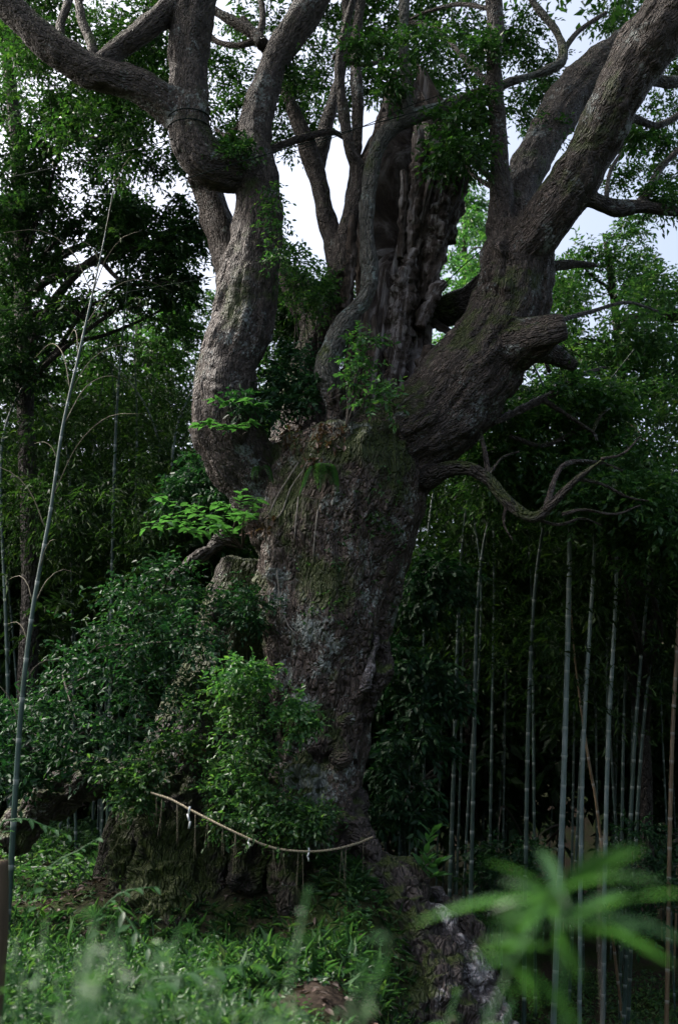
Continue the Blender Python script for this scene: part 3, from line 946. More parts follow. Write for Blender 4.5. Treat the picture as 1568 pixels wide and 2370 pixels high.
# thin branches of the great tree, each a part
BR = [
    [(1140, 420, 8, 10.4), (1105, 380, 8, 10.5), (1070, 340, 7, 10.6), (1035, 300, 6, 10.7), (1000, 290, 4, 10.8)],
    [(600, 250, 12, 10.8), (560, 285, 10, 11.0), (525, 315, 8, 11.2), (500, 300, 5, 11.4)],
    [(610, 105, 16, 10.8), (590, 80, 14, 10.9), (540, 50, 12, 11.0), (490, 20, 10, 11.1), (440, -20, 9, 11.1)],
    [(600, 80, 9, 10.9), (608, 40, 8, 11), (600, -20, 7, 11.1)],
    [(590, 95, 9, 10.9), (550, 105, 7, 11), (500, 95, 6, 11.2), (470, 60, 5, 11.3)],
    [(200, 160, 14, 10.1), (215, 110, 12, 10.2), (190, 50, 11, 10.3), (180, -20, 10, 10.4)],
    [(140, 120, 14, 10.0), (140, 60, 11, 10.1), (160, 0, 9, 10.2)],
    [(1150, 440, 7, 10.4), (1090, 400, 5, 10.8), (1060, 340, 4, 11.2)],
    [(1140, 978, 9, 10.8), (1190, 955, 10, 11.0), (1240, 930, 10, 11.2), (1290, 905, 8, 11.5), (1340, 870, 6, 11.8), (1400, 850, 4, 12)],
    [(1255, 925, 6, 11.2), (1310, 960, 5, 11.3), (1370, 1000, 4, 11.4), (1380, 1020, 3, 11.4)],
    [(1370, 1000, 4, 11.4), (1390, 960, 4, 11.5), (1420, 940, 3, 11.6)],
    [(1270, 618, 14, 10.6), (1310, 612, 11, 10.7), (1350, 612, 8, 10.8), (1380, 615, 4, 10.9)],
    [(1150, 215, 9, 10.3), (1060, 120, 6, 10.8), (1000, 60, 5, 11.2), (930, 50, 4, 11.6)],
    [(1130, 20, 6, 10.2), (1060, 10, 5, 10.6), (980, 30, 4, 11.0), (920, 60, 3, 11.3)],
    [(620, 350, 10, 10.9), (680, 325, 9, 11.1), (760, 305, 8, 11.4), (800, 320, 6, 11.5)],
    [(1280, 160, 8, 10.6), (1330, 80, 6, 10.9), (1400, 30, 5, 11.1)],
    [(1400, 480, 7, 10.1), (1410, 400, 5, 10.5), (1440, 350, 4, 10.8)],
    [(770, 130, 7, 11.2), (850, 150, 6, 11.4), (910, 120, 5, 11.6)],
    [(1130, 1110, 7, 10.4), (1120, 1040, 6, 10.6), (1100, 960, 4, 10.8)],
    [(1260, 1180, 8, 10.1), (1300, 1080, 6, 10.5), (1380, 1070, 5, 10.8), (1440, 1090, 3, 11)],
    [(1180, 1010, 6, 11.2), (1260, 1030, 6, 11.5), (1350, 990, 5, 11.9), (1420, 980, 3, 12.2)],
    [(1300, 740, 6, 11.5), (1370, 720, 5, 12), (1450, 700, 4, 12.5), (1520, 720, 3, 13)],
    [(1270, 860, 5, 11.3), (1250, 800, 4, 11.5), (1280, 770, 3, 11.7)],
    [(1232, 1198, 5, 10.2), (1290, 1214, 4, 10.3), (1345, 1200, 3, 10.4), (1390, 1215, 2, 10.5)],
    [(1335, 1108, 5, 10.0), (1390, 1120, 4, 10.1), (1450, 1150, 3, 10.2), (1500, 1160, 2, 10.3)],
    [(1172, 1160, 5, 10.3), (1165, 1210, 3, 10.3), (1185, 1250, 2, 10.3)],
    [(1390, 1062, 4, 9.9), (1440, 1050, 3, 10), (1480, 1010, 2, 10.1)],
    [(1130, 1100, 4, 10.4), (1160, 1060, 3, 10.5), (1200, 1045, 2, 10.6)],
    [(1300, 1190, 5, 10.0), (1350, 1180, 4, 10.0), (1420, 1190, 3, 10.1), (1480, 1170, 2, 10.2)],
]
for i, pts in enumerate(BR):
    V, Fq, A = sweep(px_path(pts), seg=8, lump=0.25, lfreq=9, step=1.2, seed=i * 2.3)
    part('branch', V, Fq, M['limb'], camphor, A)

# crown of the great tree: what the picture shows above, and an unseen spread added overhead to shade the trunk
cr = [(520, 100, 50, 13), (565, 190, 40, 13), (505, 300, 34, 13.5), (610, 60, 40, 13), (500, 170, 34, 13.5), (660, 320, 34, 13), (690, 220, 36, 13), (700, 110, 44, 13.5), (730, 60, 40, 13.5),
      (850, 50, 60, 13), (800, 130, 50, 13.5), (880, 150, 60, 13), (1000, 50, 66, 12.5), (1050, 120, 66, 12.5), (1060, 220, 54, 12), (1080, 300, 54, 12), (1010, 170, 50, 12.5), (970, 110, 46, 13), (900, 70, 50, 13.5), (830, 200, 30, 13.5), (770, 240, 28, 13.5), (1100, 60, 50, 13), (1120, 180, 40, 12.5), (1030, 340, 40, 11.4), (1060, 360, 26, 11), (960, 180, 36, 12.2),
      (1220, 50, 40, 13), (1250, 130, 40, 13), (1210, 110, 34, 13), (1195, 260, 28, 13), (1235, 215, 24, 13), (1400, 40, 40, 14), (1470, 20, 44, 14), (1530, 255, 40, 13), (1490, 330, 34, 13), (1545, 390, 36, 13), (1440, 410, 26, 13), (1550, 150, 26, 13), (1270, 300, 16, 11), (1310, 420, 14, 13), (1555, 450, 26, 13), (1440, 60, 30, 14.5), (1250, 190, 24, 13.5),
      (790, 40, 40, 13.5), (1060, 40, 46, 13.5), (960, 30, 44, 13), (1130, 110, 34, 13), (1180, 60, 34, 13.5), (1560, 320, 30, 13), (640, 240, 22, 13), (590, 320, 20, 13.5), (720, 280, 24, 13.5), (1090, 260, 34, 11.8), (1110, 330, 26, 11.8), (850, 30, 40, 12.5),
      (690, 170, 34, 14), (560, 60, 30, 14), (545, 350, 16, 10.4), (740, 200, 30, 14), (860, 110, 40, 14.5), (930, 60, 36, 14.5)]
cr += [(1050, 290, 40, 10.2), (1090, 350, 34, 10.2), (1030, 350, 28, 10.1), (1110, 250, 28, 10.2), (985, 90, 36, 10.1), (850, 90, 36, 10.3), (900, 180, 24, 10.2), (1120, 110, 28, 10.0), (560, 250, 20, 10.9), (680, 180, 24, 11.0), (1480, 300, 26, 10.2), (1530, 440, 26, 10.2)]
V1, F1 = blob_sprays(px_blobs(cr), 62, 8, 0.085, 0.036, twig=0.26, clusters=7)
tl = fill(-40, 470, -40, 290, 44, 36, 56, 11.5, 15) + fill(60, 430, 60, 400, 8, 30, 44, 12, 15)
V2, F2 = blob_sprays(px_blobs(tl), 60, 8, 0.085, 0.036, twig=0.28, clusters=6)
part('crown', V1, F1, M['camphor'], camphor, smooth=False)
part('crown', V2, F2, M['camphor'], camphor, smooth=False)
over = []
for _ in range(190):
    a, d = rng.uniform(0, 2 * math.pi), 11 * math.sqrt(rng.uniform(0.02, 1))
    x, y = d * math.cos(a), 10 + d * 0.95 * math.sin(a)
    z = 14.5 + rng.uniform(-1.0, 2.5) - 0.02 * d * d
    if z < 1.6 + y * 0.98 and y > 3:
        z = 1.6 + y * 0.98 + rng.uniform(0.5, 2)
    lx = np.array([x, y, z]) - np.array([-0.2, 10.2, 4.0])
    off = np.linalg.norm(lx - np.array(sdir) * lx.dot(np.array(sdir)))
    if off < 2.3 or y < 5.5:  # gaps shaped so sun reaches the trunk and sky lights the clearing
        continue
    over.append((x, y, z, rng.uniform(0.9, 1.5)))
V, Fq = blob_sprays(over, 55, 6, 0.2, 0.09, twig=0.6, clusters=7, detail=1)
part('crown', V, Fq, M['camphor'], camphor, smooth=False)  # unseen overhead part, added for its shade
print('wood', nv, time.time() - T0)


# ------------------------------------------------------------------ shared small meshes
def leaf_mesh(name, mat, w=0.42, curl=0.18, fold=0.10, segs=5):
    """one leaf along +Y, length 1, normal +Z"""
    V, Fq = [], []
    for i in range(segs + 1):
        t = i / segs
        hw = w * 0.5 * (math.sin(math.pi * min(1, t * 0.97 + 0.03)) ** 0.8) * (1.12 - 0.35 * t)
        z = -curl * t * t
        V += [(-hw, t, z + fold * hw * 2), (0, t, z), (hw, t, z + fold * hw * 2)]
    for i in range(segs):
        a = i * 3
        Fq += [[a, a + 1, a + 4, a + 3], [a + 1, a + 2, a + 5, a + 4]]
    me = mesh_np(name, np.array(V), np.array(Fq))
    me.materials.append(mat)
    return me


LEAF = {
    'broad': leaf_mesh('leaf', M['shoot'], 0.44),
    'shoot': leaf_mesh('leaf', M['shoot'], 0.40),
    'shrub': leaf_mesh('leaf', M['shrub'], 0.42),
    'weed': leaf_mesh('leaf', M['weed'], 0.36, 0.25),
    'narrow': leaf_mesh('leaf', M['shoot'], 0.2, 0.35),
    'fern': leaf_mesh('leaf', M['bright'], 0.30, 0.2),
    'close': leaf_mesh('leaf', M['bright'], 0.40),
}


def leaf_obj(kind, p, d, n, L, parent, w=1.0):
    d = Vector(d).normalized()
    n = Vector(n)
    s = d.cross(n).normalized()
    n = s.cross(d)
    o = bpy.data.objects.new('leaf', LEAF[kind])
    col.objects.link(o)
    o.parent = parent
    pw = Vector(parent_world(parent))
    m = Matrix((s * L * w, d * L, n * L)).transposed().to_4x4()
    m.translation = Vector(p) - pw
    o.matrix_local = m
    return o


def tube_part(name, pts, mat, parent, seg=6, lump=0.0, step=1.5, min_step=0.1):
    V, Fq, A = sweep(np.array(pts), seg=seg, lump=lump, lfreq=8, step=step, min_step=min_step)
    return part(name, V, Fq, mat, parent, A)


def bend(p0, p1, r0, r1, up=0.2, n=4, jit=0.04):
    p0, p1 = np.array(p0), np.array(p1)
    L = np.linalg.norm(p1 - p0)
    out = []
    for i in range(n + 1):
        t = i / n
        p = p0 * (1 - t) + p1 * t + UP * up * L * 4 * t * (1 - t) * 0.25
        if 0 < i < n:
            p = p + rng.normal(0, jit * L, 3)
        out.append([*p, r0 * (1 - t) + r1 * t])
    return out


# ------------------------------------------------------------------ forest trees
def forest_tree(name, label, trunk, limbs, blobs, leaf, per=60, k=8, L=0.09, W=0.04, mat='dark', bark='darkbark', twig=0.3, clusters=7, auto=0, droop=0.25, group=None, detail=1, cat='tree'):
    P = px_path(trunk)
    b = P[0, :3]
    t = thing(name, b, label, cat, group)
    V, Fq, A = sweep(P, seg=14, lump=0.18, lfreq=2.5, step=0.7, seed=rng.uniform(0, 50))
    part('trunk', V, Fq, M[bark], t, A)
    for l in limbs:
        V, Fq, A = sweep(px_path(l), seg=8, lump=0.2, lfreq=5, step=1.0, seed=rng.uniform(0, 50))
        part('limb', V, Fq, M[bark], t, A)
    B = px_blobs(blobs)
    if auto:
        for q in rng.choice(len(B), min(auto, len(B)), replace=False):
            c = np.array(B[q][:3])
            dz = np.abs(P[:, 2] - (c[2] - 1.2))
            s = P[dz.argmin(), :3]
            rr = 0.028 + 0.01 * np.linalg.norm(c - s)
            tube_part('limb', bend(s, c, rr, 0.012, up=0.3), M[bark], t)
    V, Fq = blob_sprays(B, per, k, L, W, twig=twig, clusters=clusters, droop=droop, detail=detail)
    part('crown', V, Fq, M[mat], t, smooth=False)
    return t


# dark evergreen over the left of the clearing
forest_tree('evergreen_tree', 'dark evergreen tree with long arching limbs beside the leafless leaning bamboo',
            [(60, 1750, 24, 14.5), (70, 1300, 21, 14.5), (58, 900, 20, 14.5), (52, 650, 19, 14.5), (45, 400, 16, 14.5), (20, 150, 14, 14.5), (0, -60, 9, 14.5)],
            [[(56, 850, 12, 14.4), (90, 760, 11, 14.2), (130, 690, 10, 14), (190, 620, 9, 13.8), (230, 590, 7, 13.7)],
             [(56, 690, 10, 14.4), (110, 650, 9, 14.2), (180, 620, 8, 14), (250, 600, 6, 13.8), (320, 570, 4, 13.6)],
             [(60, 730, 8, 14.4), (150, 715, 7, 14.2), (200, 735, 6, 14), (260, 720, 4, 13.8)],
             [(230, 600, 6, 13.7), (290, 655, 5, 13.6), (370, 655, 4, 13.5), (470, 640, 3, 13.4)],
             [(50, 560, 9, 14.5), (0, 500, 7, 14.6), (-60, 450, 5, 14.7)],
             [(46, 420, 9, 14.5), (120, 350, 7, 14.2), (200, 320, 5, 13.9), (300, 330, 3, 13.7)]],
            fill(-60, 300, 180, 560, 42, 34, 56, 13.2, 16) + fill(250, 480, 330, 620, 20, 24, 40, 13, 15.5) + fill(-60, 130, 500, 900, 26, 34, 56, 13.6, 16)
            + fill(100, 480, 480, 760, 12, 18, 30, 13.4, 15) + [(330, 600, 30, 13.6), (400, 560, 30, 13.6), (290, 690, 24, 13.7), (440, 480, 30, 14), (360, 680, 18, 13.6), (230, 560, 28, 13.7), (420, 640, 20, 13.5), (180, 690, 22, 14)],
            'dark', per=48, k=8, L=0.10, W=0.043, auto=10)

forest_tree('broadleaf_tree', 'bright green broadleaf tree beyond the great tree with its crown above the bamboo',
            [(1500, 2150, 16, 15.5), (1490, 1700, 14, 15.5), (1470, 1200, 13, 15.4), (1440, 900, 12, 15.3), (1420, 700, 9, 15.2), (1400, 560, 5, 15.2)],
            [[(1600, 735, 18, 14.6), (1530, 730, 15, 14.6), (1470, 735, 12, 14.8), (1440, 740, 8, 15.0)],
             [(1450, 950, 7, 15.3), (1380, 860, 5, 15), (1300, 800, 4, 14.6)],
             [(1470, 1150, 7, 15.3), (1380, 1080, 5, 15), (1280, 1020, 4, 14.5)]],
            fill(1270, 1600, 640, 900, 32, 40, 66, 13.4, 16.5) + fill(1120, 1600, 900, 1180, 54, 38, 60, 11.6, 13.2) + fill(1380, 1620, 1100, 1270, 16, 34, 50, 11.6, 12.8)
            + [(1400, 570, 44, 15), (1460, 560, 48, 15), (1350, 620, 36, 15), (1500, 620, 44, 15), (1440, 640, 50, 15), (1320, 690, 40, 15), (1470, 520, 28, 15), (1540, 690, 40, 15), (1060, 1010, 30, 14), (1110, 960, 36, 14), (1400, 1130, 34, 11), (1460, 1180, 36, 11), (1520, 1120, 36, 11), (1340, 1160, 26, 11.2), (1480, 1060, 34, 11.2), (1560, 1220, 36, 11)],
            'bright', per=60, k=8, L=0.095, W=0.044, mat='bright', auto=12)

forest_tree('pale_green_tree', 'pale yellow-green tree standing behind the hollow dead bole',  # whole crown in the pale shoot leaf colour
            [(1090, 1900, 14, 21), (1085, 1300, 12, 21), (1080, 900, 10, 21), (1075, 600, 6, 21), (1075, 420, 4, 21)],
            [], fill(1000, 1140, 470, 900, 26, 34, 54, 19.5, 22) + [(1080, 420, 30, 21), (1100, 480, 34, 21), (1040, 560, 40, 21), (1120, 540, 30, 21)] + fill(990, 1180, 760, 1000, 14, 40, 60, 18, 21),
            'bright', per=46, k=8, L=0.12, W=0.055, mat='shoot', auto=6)

forest_tree('background_tree', 'dense dark green tree filling the gap behind the curved limb and mossy stub',
            [(690, 1800, 18, 18), (690, 1300, 16, 18), (690, 1000, 13, 18), (685, 750, 8, 18), (680, 640, 4, 18)],
            [], fill(620, 800, 660, 1040, 40, 40, 64, 16.5, 19.5) + fill(600, 700, 640, 760, 6, 30, 40, 17, 19),
            'dark', per=56, k=8, L=0.12, W=0.05, auto=5)

forest_tree('background_tree', 'leafy mid green tree behind the leaning bamboo with sky between its twigs',
            [(330, 1900, 20, 20), (320, 1400, 18, 20), (315, 1000, 14, 20), (320, 800, 9, 20), (325, 660, 5, 20)],
            [], fill(100, 520, 760, 1010, 46, 44, 70, 18, 21.5) + fill(130, 500, 690, 780, 10, 22, 34, 18, 21),
            'dark', per=52, k=8, L=0.12, W=0.045, mat='camphor', auto=8)

forest_tree('background_tree', 'dark tree behind the broad shrub, its crown touching the bamboo foliage',
            [(440, 1900, 16, 15), (440, 1500, 14, 15), (445, 1250, 11, 15), (450, 1100, 6, 15)],
            [], fill(380, 520, 1040, 1300, 22, 34, 52, 13.5, 15.5),
            'dark', per=52, k=8, L=0.11, W=0.042, mat='dark', auto=5)

# ------------------------------------------------------------------ bamboo
GR_R = 'green bamboo standing in the dark grove'
GR_L = 'bamboo in the dim thicket behind the shrubs'


def culm_arrays(S, gap=0.34, seg=10):
    """bamboo culm with real nodes along dense centre line S (n,4)"""
    T, N, B, s = frames(S)
    ph = (s / gap) % 1.0
    d = np.minimum(ph, 1 - ph) * gap
    R = S[:, 3] * (1 + 0.16 * np.exp(-(d / 0.012) ** 2) - 0.05 * np.exp(-((d - 0.03) / 0.012) ** 2))
    th = np.linspace(0, 2 * math.pi, seg, endpoint=False)
    D = N[:, None, :] * np.cos(th)[None, :, None] + B[:, None, :] * np.sin(th)[None, :, None]
    V = S[:, None, :3] + D * R[:, None, None]
    A = np.stack([np.cos(th)[None, :] * R[:, None], np.sin(th)[None, :] * R[:, None], np.repeat(s[:, None], seg, 1)], -1)
    n = len(S)
    i = np.arange(n - 1)[:, None] * seg
    j = np.arange(seg)[None, :]
    Fq = np.stack([i + j, i + (j + 1) % seg, i + seg + (j + 1) % seg, i + seg + j], -1).reshape(-1, 4)
    return V.reshape(-1, 3), Fq, A.reshape(-1, 3), s


def bamboo(px_pts, Y, mat='culm', label=None, group=None, top=10.0, leaves=70, bare=0.45, gap=0.36, arch=1.4, r_top=0.35):
    """px_pts: [(px,py,rpx)] from the ground upward; goes on above in the same lean, arching over"""
    P = px_path([(x, y, r * 0.8, Y) for x, y, r in px_pts])
    b = P[0].copy()
    g = h1(b[0], b[1])
    d0 = (P[0, :3] - P[1, :3])
    if P[0, 2] > g:
        t = (P[0, 2] - g + 0.08) / max(-d0[2], 1e-3)
        P[0, :3] = P[0, :3] + d0 * t
    d1 = unit(P[-1, :3] - P[-2, :3])
    z_end, r_end = P[-1, 2], P[-1, 3]
    ext = []
    a = rng.uniform(0, 2 * math.pi)
    side = np.array([math.cos(a), math.sin(a), 0])
    top = min(top, 1.6 + 0.44 * Y) if group == GR_R else top
    Lx = max(0.6, top - z_end)
    for t in (0.35, 0.7, 1.0):
        p = P[-1, :3] + d1 * Lx * t + side * arch * t * t - UP * 0.25 * arch * t * t
        ext.append([*p, max(0.006, r_end * (1 - (1 - r_top) * t))])
    P = np.vstack([P, ext])
    S = catmull(P, 0.0, 0.035 if Y < 15 else 0.09)
    t_ = thing('bamboo', P[0, :3], label or 'slender green bamboo with pale node rings', 'bamboo', group)
    V, Fq, A, s = culm_arrays(S, gap, 10 if Y < 15 else 6)
    part('culm', V, Fq, M[mat], t_, A)
    if leaves:
        k0 = int(len(S) * bare)
        idx = rng.integers(k0, len(S), leaves)
        c = S[idx, :3]
        dd = rng.normal(0, 1, (leaves, 3)) * np.array([1, 1, 0.25]) + np.array([0, 0, 0.15])
        dd = unit(dd)
        V, Fq = sprays(c + dd * rng.uniform(0.1, 0.9, (leaves, 1)), dd, 0.55, 11, 0.13, 0.02, droop=0.6, spread=0.5)
        part('foliage', V, Fq, M['bambooleaf'], t_, smooth=False)
    return t_


bamboo([(1284, 2255, 9), (1304, 1775, 8.2), (1318, 1185, 6.5)], 13.0, 'culm_pale', 'pale waxy bamboo, thickest of the grove, beside the paler slim one', GR_R)
bamboo([(1341, 2265, 6.5), (1347, 1775, 6.2), (1375, 1230, 4.6)], 13.3, 'culm_pale', 'slim pale bamboo next to the thickest waxy one', GR_R)
bamboo([(1396, 2200, 6.6), (1404, 1775, 6.2), (1425, 1320, 5)], 13.6, 'culm_pale', 'pale bamboo beside the dry tan pole', GR_R)
bamboo([(1213, 2215, 6.6), (1219, 1775, 6.2), (1231, 1445, 5.4), (1251, 1250, 4.8)], 13.6, 'culm', 'bluish green bamboo curving near its top in the grove', GR_R)
bamboo([(1086, 2180, 6.5), (1095, 1777, 6), (1104, 1400, 5)], 13.4, 'culm', 'bluish bamboo rising beside the gnarled pale roots', GR_R)
bamboo([(1039, 2090, 6.5), (1049, 1777, 6), (1062, 1380, 5)], 13.8, 'culm', 'green bamboo behind the glossy-leaved sapling', GR_R)
bamboo([(1450, 2150, 6), (1464, 1775, 5.5), (1494, 1400, 4.6)], 14.2, 'culm', 'leaning green bamboo crossing its neighbour in the grove', GR_R)
bamboo([(1462, 2150, 5.4), (1480, 1775, 5), (1519, 1410, 4.4)], 14.6, 'culm', 'slimmer leaning bamboo standing behind the other leaning one in the grove', GR_R)
bamboo([(1545, 2150, 6.4), (1552, 1777, 6), (1568, 1450, 5.4), (1575, 1250, 5)], 13.4, 'culm_dry', 'yellowing old bamboo at the edge of the grove', GR_R)
bamboo([(1402, 2050, 4), (1384, 1900, 4.2), (1364, 1777, 4), (1345, 1650, 3.4)], 14.3, 'culm_dry', 'dry tan bamboo pole leaning between pale ones', GR_R, top=4.5, leaves=0, arch=0.3)
bamboo([(1400, 2080, 4.6), (1404, 1700, 4.4), (1407, 1380, 4)], 15.0, 'culm', None, GR_R)
bamboo([(1236, 2080, 4.6), (1234, 1777, 4.4), (1230, 1400, 4)], 15.5, 'culm', None, GR_R)
bamboo([(1130, 2080, 4.6), (1136, 1777, 4.4), (1142, 1400, 4)], 15.5, 'culm', None, GR_R)
bamboo([(984, 2050, 5), (980, 1777, 4.8), (982, 1400, 4.2)], 14.6, 'culm', None, GR_R)
bamboo([(1072, 2100, 4), (1084, 1827, 3.8), (1110, 1500, 3.4)], 14.4, 'culm', None, GR_R)
bamboo([(1436, 2100, 4.8), (1440, 1777, 4.6), (1450, 1400, 4)], 15.2, 'culm', None, GR_R)
n_g = 0
while n_g < 44:
    x = rng.uniform(890, 1590)
    Y = rng.uniform(15.5, 24)
    lean = rng.normal(6, 12)
    y0 = 2000 - (Y - 15) * 12
    r = rng.uniform(0.016, 0.03) / mpp(x, 1700, Y)
    bamboo([(x, y0, r), (x + lean, 1650, r * 0.95), (x + 2.2 * lean, 1250, r * 0.85)], Y, 'culm_dry' if rng.random() < 0.15 else 'culm',
           None, GR_R, leaves=60, bare=0.4)
    n_g += 1
for o in scene.objects:
    if o.get('group') == GR_R and o.get('label') == 'slender green bamboo with pale node rings':
        o['label'] = 'slender dim bamboo pole among many in the dark grove'

# the leafless leaning bamboo with bare arched side branches
P = px_path([(36, 1930, 9.5, 9.2), (40, 1775, 9, 9.2), (55, 1585, 8, 9.2), (78, 1400, 7, 9.2), (117, 1185, 6, 9.2), (145, 992, 5, 9.2), (178, 842, 4.2, 9.2), (212, 690, 3, 9.2), (240, 560, 2, 9.2), (262, 440, 1.2, 9.2)])
P[0, 2] = h1(P[0, 0], P[0, 1]) - 0.05
P[:, 3] *= 0.72
S = catmull(P, 0.0, 0.02)
bb = thing('bare_bamboo', P[0, :3], 'bluish young bamboo with bare arching twigs leaning beside the shrubs', 'bamboo')
V, Fq, A, s_ = culm_arrays(S, 0.36)
part('culm', V, Fq, M['culm'], bb, A)
side = 1
for q in np.arange(1.9, s_[-1] - 0.3, 0.36):
    i = int(np.searchsorted(s_, q))
    if i >= len(S) - 1:
        break
    p = S[i, :3]
    for rep in range(1 if rng.random() < 0.6 else 2):
        side = -side
        L = rng.uniform(0.25, 1.0)
        a = rng.uniform(-1.2, 1.2)
        dx = side * math.cos(a) * L
        dy = math.sin(a) * L
        pts = [[*p, 0.006], [*(p + np.array([dx * .25, dy * .25, L * 0.5])), 0.005], [*(p + np.array([dx * .6, dy * .6, L * 0.75])), 0.004], [*(p + np.array([dx, dy, L * 0.72])), 0.002]]
        tube_part('twig', pts, M['straw'], bb, seg=5)

# left thicket of bamboo (dim culms + hanging foliage)
for k in range(26):
    x = rng.uniform(-40, 480)
    Y = rng.uniform(14, 22)
    lean = rng.normal(0, 16)
    r = rng.uniform(0.022, 0.036) / mpp(x, 1500, Y)
    bamboo([(x, 1900, r), (x + lean, 1450, r * 0.95), (x + 2 * lean, 1100, r * 0.85)], Y, 'culm', 'dim bamboo pole in the thicket behind the shrubs', GR_L, top=9.0, leaves=80, bare=0.35)


# bamboo foliage masses
def mass(name, label, blobs, mat, per, k, L, W, twig, droop, clusters=7, cat='foliage'):
    V, Fq = blob_sprays(blobs, per, k, L, W, twig=twig, droop=droop, clusters=clusters)
    o = link(name, mesh_np(name, V, Fq, smooth=False), M[mat])
    return tag(o, label, cat, kind='stuff')


def box_blobs(n, x0, x1, y0, y1, z0, z1, r0, r1):
    out = []
    for _ in range(n):
        x, y = rng.uniform(x0, x1), rng.uniform(y0, y1)
        out.append((x, y, rng.uniform(z0, z1) + max(0, h1(x, y)), rng.uniform(r0, r1)))
    return out


mass('bamboo_foliage', 'dim drooping bamboo foliage hanging in the grove', px_blobs(fill(900, 1600, 1150, 1500, 46, 40, 70, 15, 21)), 'bambooleaf', 34, 11, 0.13, 0.019, 0.5, 0.6)
mass('bamboo_foliage', 'feathery bamboo foliage crowding the thicket behind the shrubs', px_blobs(fill(-40, 520, 880, 1400, 62, 44, 80, 12.5, 20)), 'bambooleaf', 44, 11, 0.12, 0.02, 0.5, 0.6)
mass('forest_backdrop', 'far dark wood that closes the clearing behind the grove',
     box_blobs(150, -26, 30, 24, 32, 0, 7.5, 1.2, 2.2) + box_blobs(60, 0, 16, 21, 25, 0, 5.0, 1.0, 1.8) + box_blobs(60, -14, 0, 19, 24, 0, 6.0, 1.0, 1.7) + box_blobs(50, -26, -3, 23, 30, 5, 8.5, 1.2, 2.0), 'dark', 54, 8, 0.33, 0.155, 0.7, 0.3, clusters=9)
mass('grove_shade_canopy', 'closed leaf canopy added above the bamboo on both sides to block light', [(x_, y_, rng.uniform(0.26, 0.40) * y_, rng.uniform(0.8, 1.4)) for x_, y_ in zip(rng.uniform(1.6, 16, 200), rng.uniform(14.0, 26, 200))]  # dense layer added overhead to darken the grove and thicket
     + [(x_, y_, rng.uniform(0.24, 0.40) * y_, rng.uniform(0.8, 1.4)) for x_, y_ in zip(rng.uniform(-15, -1.0, 190), rng.uniform(15.0, 27, 190))], 'bambooleaf', 31, 10, 0.28, 0.048, 0.7, 0.5)
mass('light_blocking_wood', 'unseen wood added on both sides of the clearing to block light',  # mostly out of view; added to cut side light and shade the thicket
     box_blobs(70, 5.6, 11, -6, 11.5, 0.5, 9, 1.0, 1.8) + box_blobs(50, -13, -7, -4, 12, 0.3, 3.6, 0.9, 1.5) + box_blobs(90, -18, -8.5, 16, 28, 4, 14, 1.2, 2.0), 'dark', 48, 8, 0.33, 0.15, 0.7, 0.3, clusters=9)
print('forest', time.time() - T0)


# ------------------------------------------------------------------ shrubs on and around the tree
def shrub(name, label, root, blobs, mat, per=60, k=7, L=0.075, W=0.034, stems=6, twig=0.2, cat='shrub', group=None, droop=0.2, clusters=8, detail=2, csize=0.42):
    root = np.array(root)
    t = thing(name, root, label, cat, group)
    B = px_blobs(blobs)
    for q in rng.choice(len(B), min(stems, len(B)), replace=False):
        c = np.array(B[q][:3])
        L_ = np.linalg.norm(c - root)
        tube_part('stem', bend(root, c, 0.006 + 0.0035 * L_, 0.003, up=0.25, jit=0.025), M['twig'], t)
    V, Fq = blob_sprays(B, per, k, L, W, twig=twig, clusters=clusters, droop=droop, detail=detail, csize=csize)
    part('foliage', V, Fq, M[mat], t, smooth=False)
    return t


shrub('big_shrub', 'tall dark leafy shrub heaped against the mossy flank of the great trunk', ground_hit(230, 1880),
      [(330, 1420, 60, 10.8), (400, 1380, 60, 10.8), (450, 1420, 50, 10.7), (260, 1460, 50, 10.8), (200, 1520, 50, 10.8), (150, 1590, 55, 10.8), (120, 1660, 50, 10.7), (250, 1560, 60, 10.6), (330, 1520, 60, 10.5), (410, 1490, 50, 10.5), (180, 1680, 55, 10.6), (270, 1660, 55, 10.5), (350, 1620, 50, 10.6), (460, 1480, 36, 10.4), (130, 1740, 45, 10.6), (220, 1760, 45, 10.5), (320, 1720, 45, 10.6), (420, 1560, 40, 10.7), (390, 1330, 30, 10.8), (300, 1360, 30, 10.8), (80, 1640, 30, 10.8)],
      'shrub', per=54, k=7, L=0.07, W=0.03, stems=16, twig=0.26, csize=0.5)
shrub('big_shrub', 'low dim shrub under the leafless leaning bamboo', ground_hit(60, 1860),
      [(20, 1700, 40, 11), (10, 1780, 45, 10.8), (60, 1800, 35, 10.8), (-20, 1650, 40, 11.2)], 'shrub', per=70, k=7, stems=4)
shrub('leafy_shrub', 'bright small-leaved shrub climbing the front of the great trunk above the rope', hit(620, 1960),
      [(560, 1570, 34, 10.0), (575, 1600, 30, 9.9), (520, 1600, 30, 10.1), (545, 1650, 40, 10.0), (575, 1680, 36, 9.9), (570, 1720, 44, 9.9), (590, 1760, 40, 9.9), (560, 1790, 46, 10.0), (600, 1830, 40, 9.9), (590, 1860, 46, 9.9), (640, 1900, 34, 9.8), (540, 1860, 40, 10.0), (610, 1910, 36, 9.8), (500, 1820, 36, 10.2), (470, 1640, 26, 10.3), (480, 1740, 30, 10.3), (690, 1900, 34, 9.8), (720, 1880, 24, 9.8), (740, 1900, 18, 9.8), (520, 1900, 30, 10.1)],
      'bright', per=50, k=7, L=0.055, W=0.027, stems=14, twig=0.2, csize=0.5)
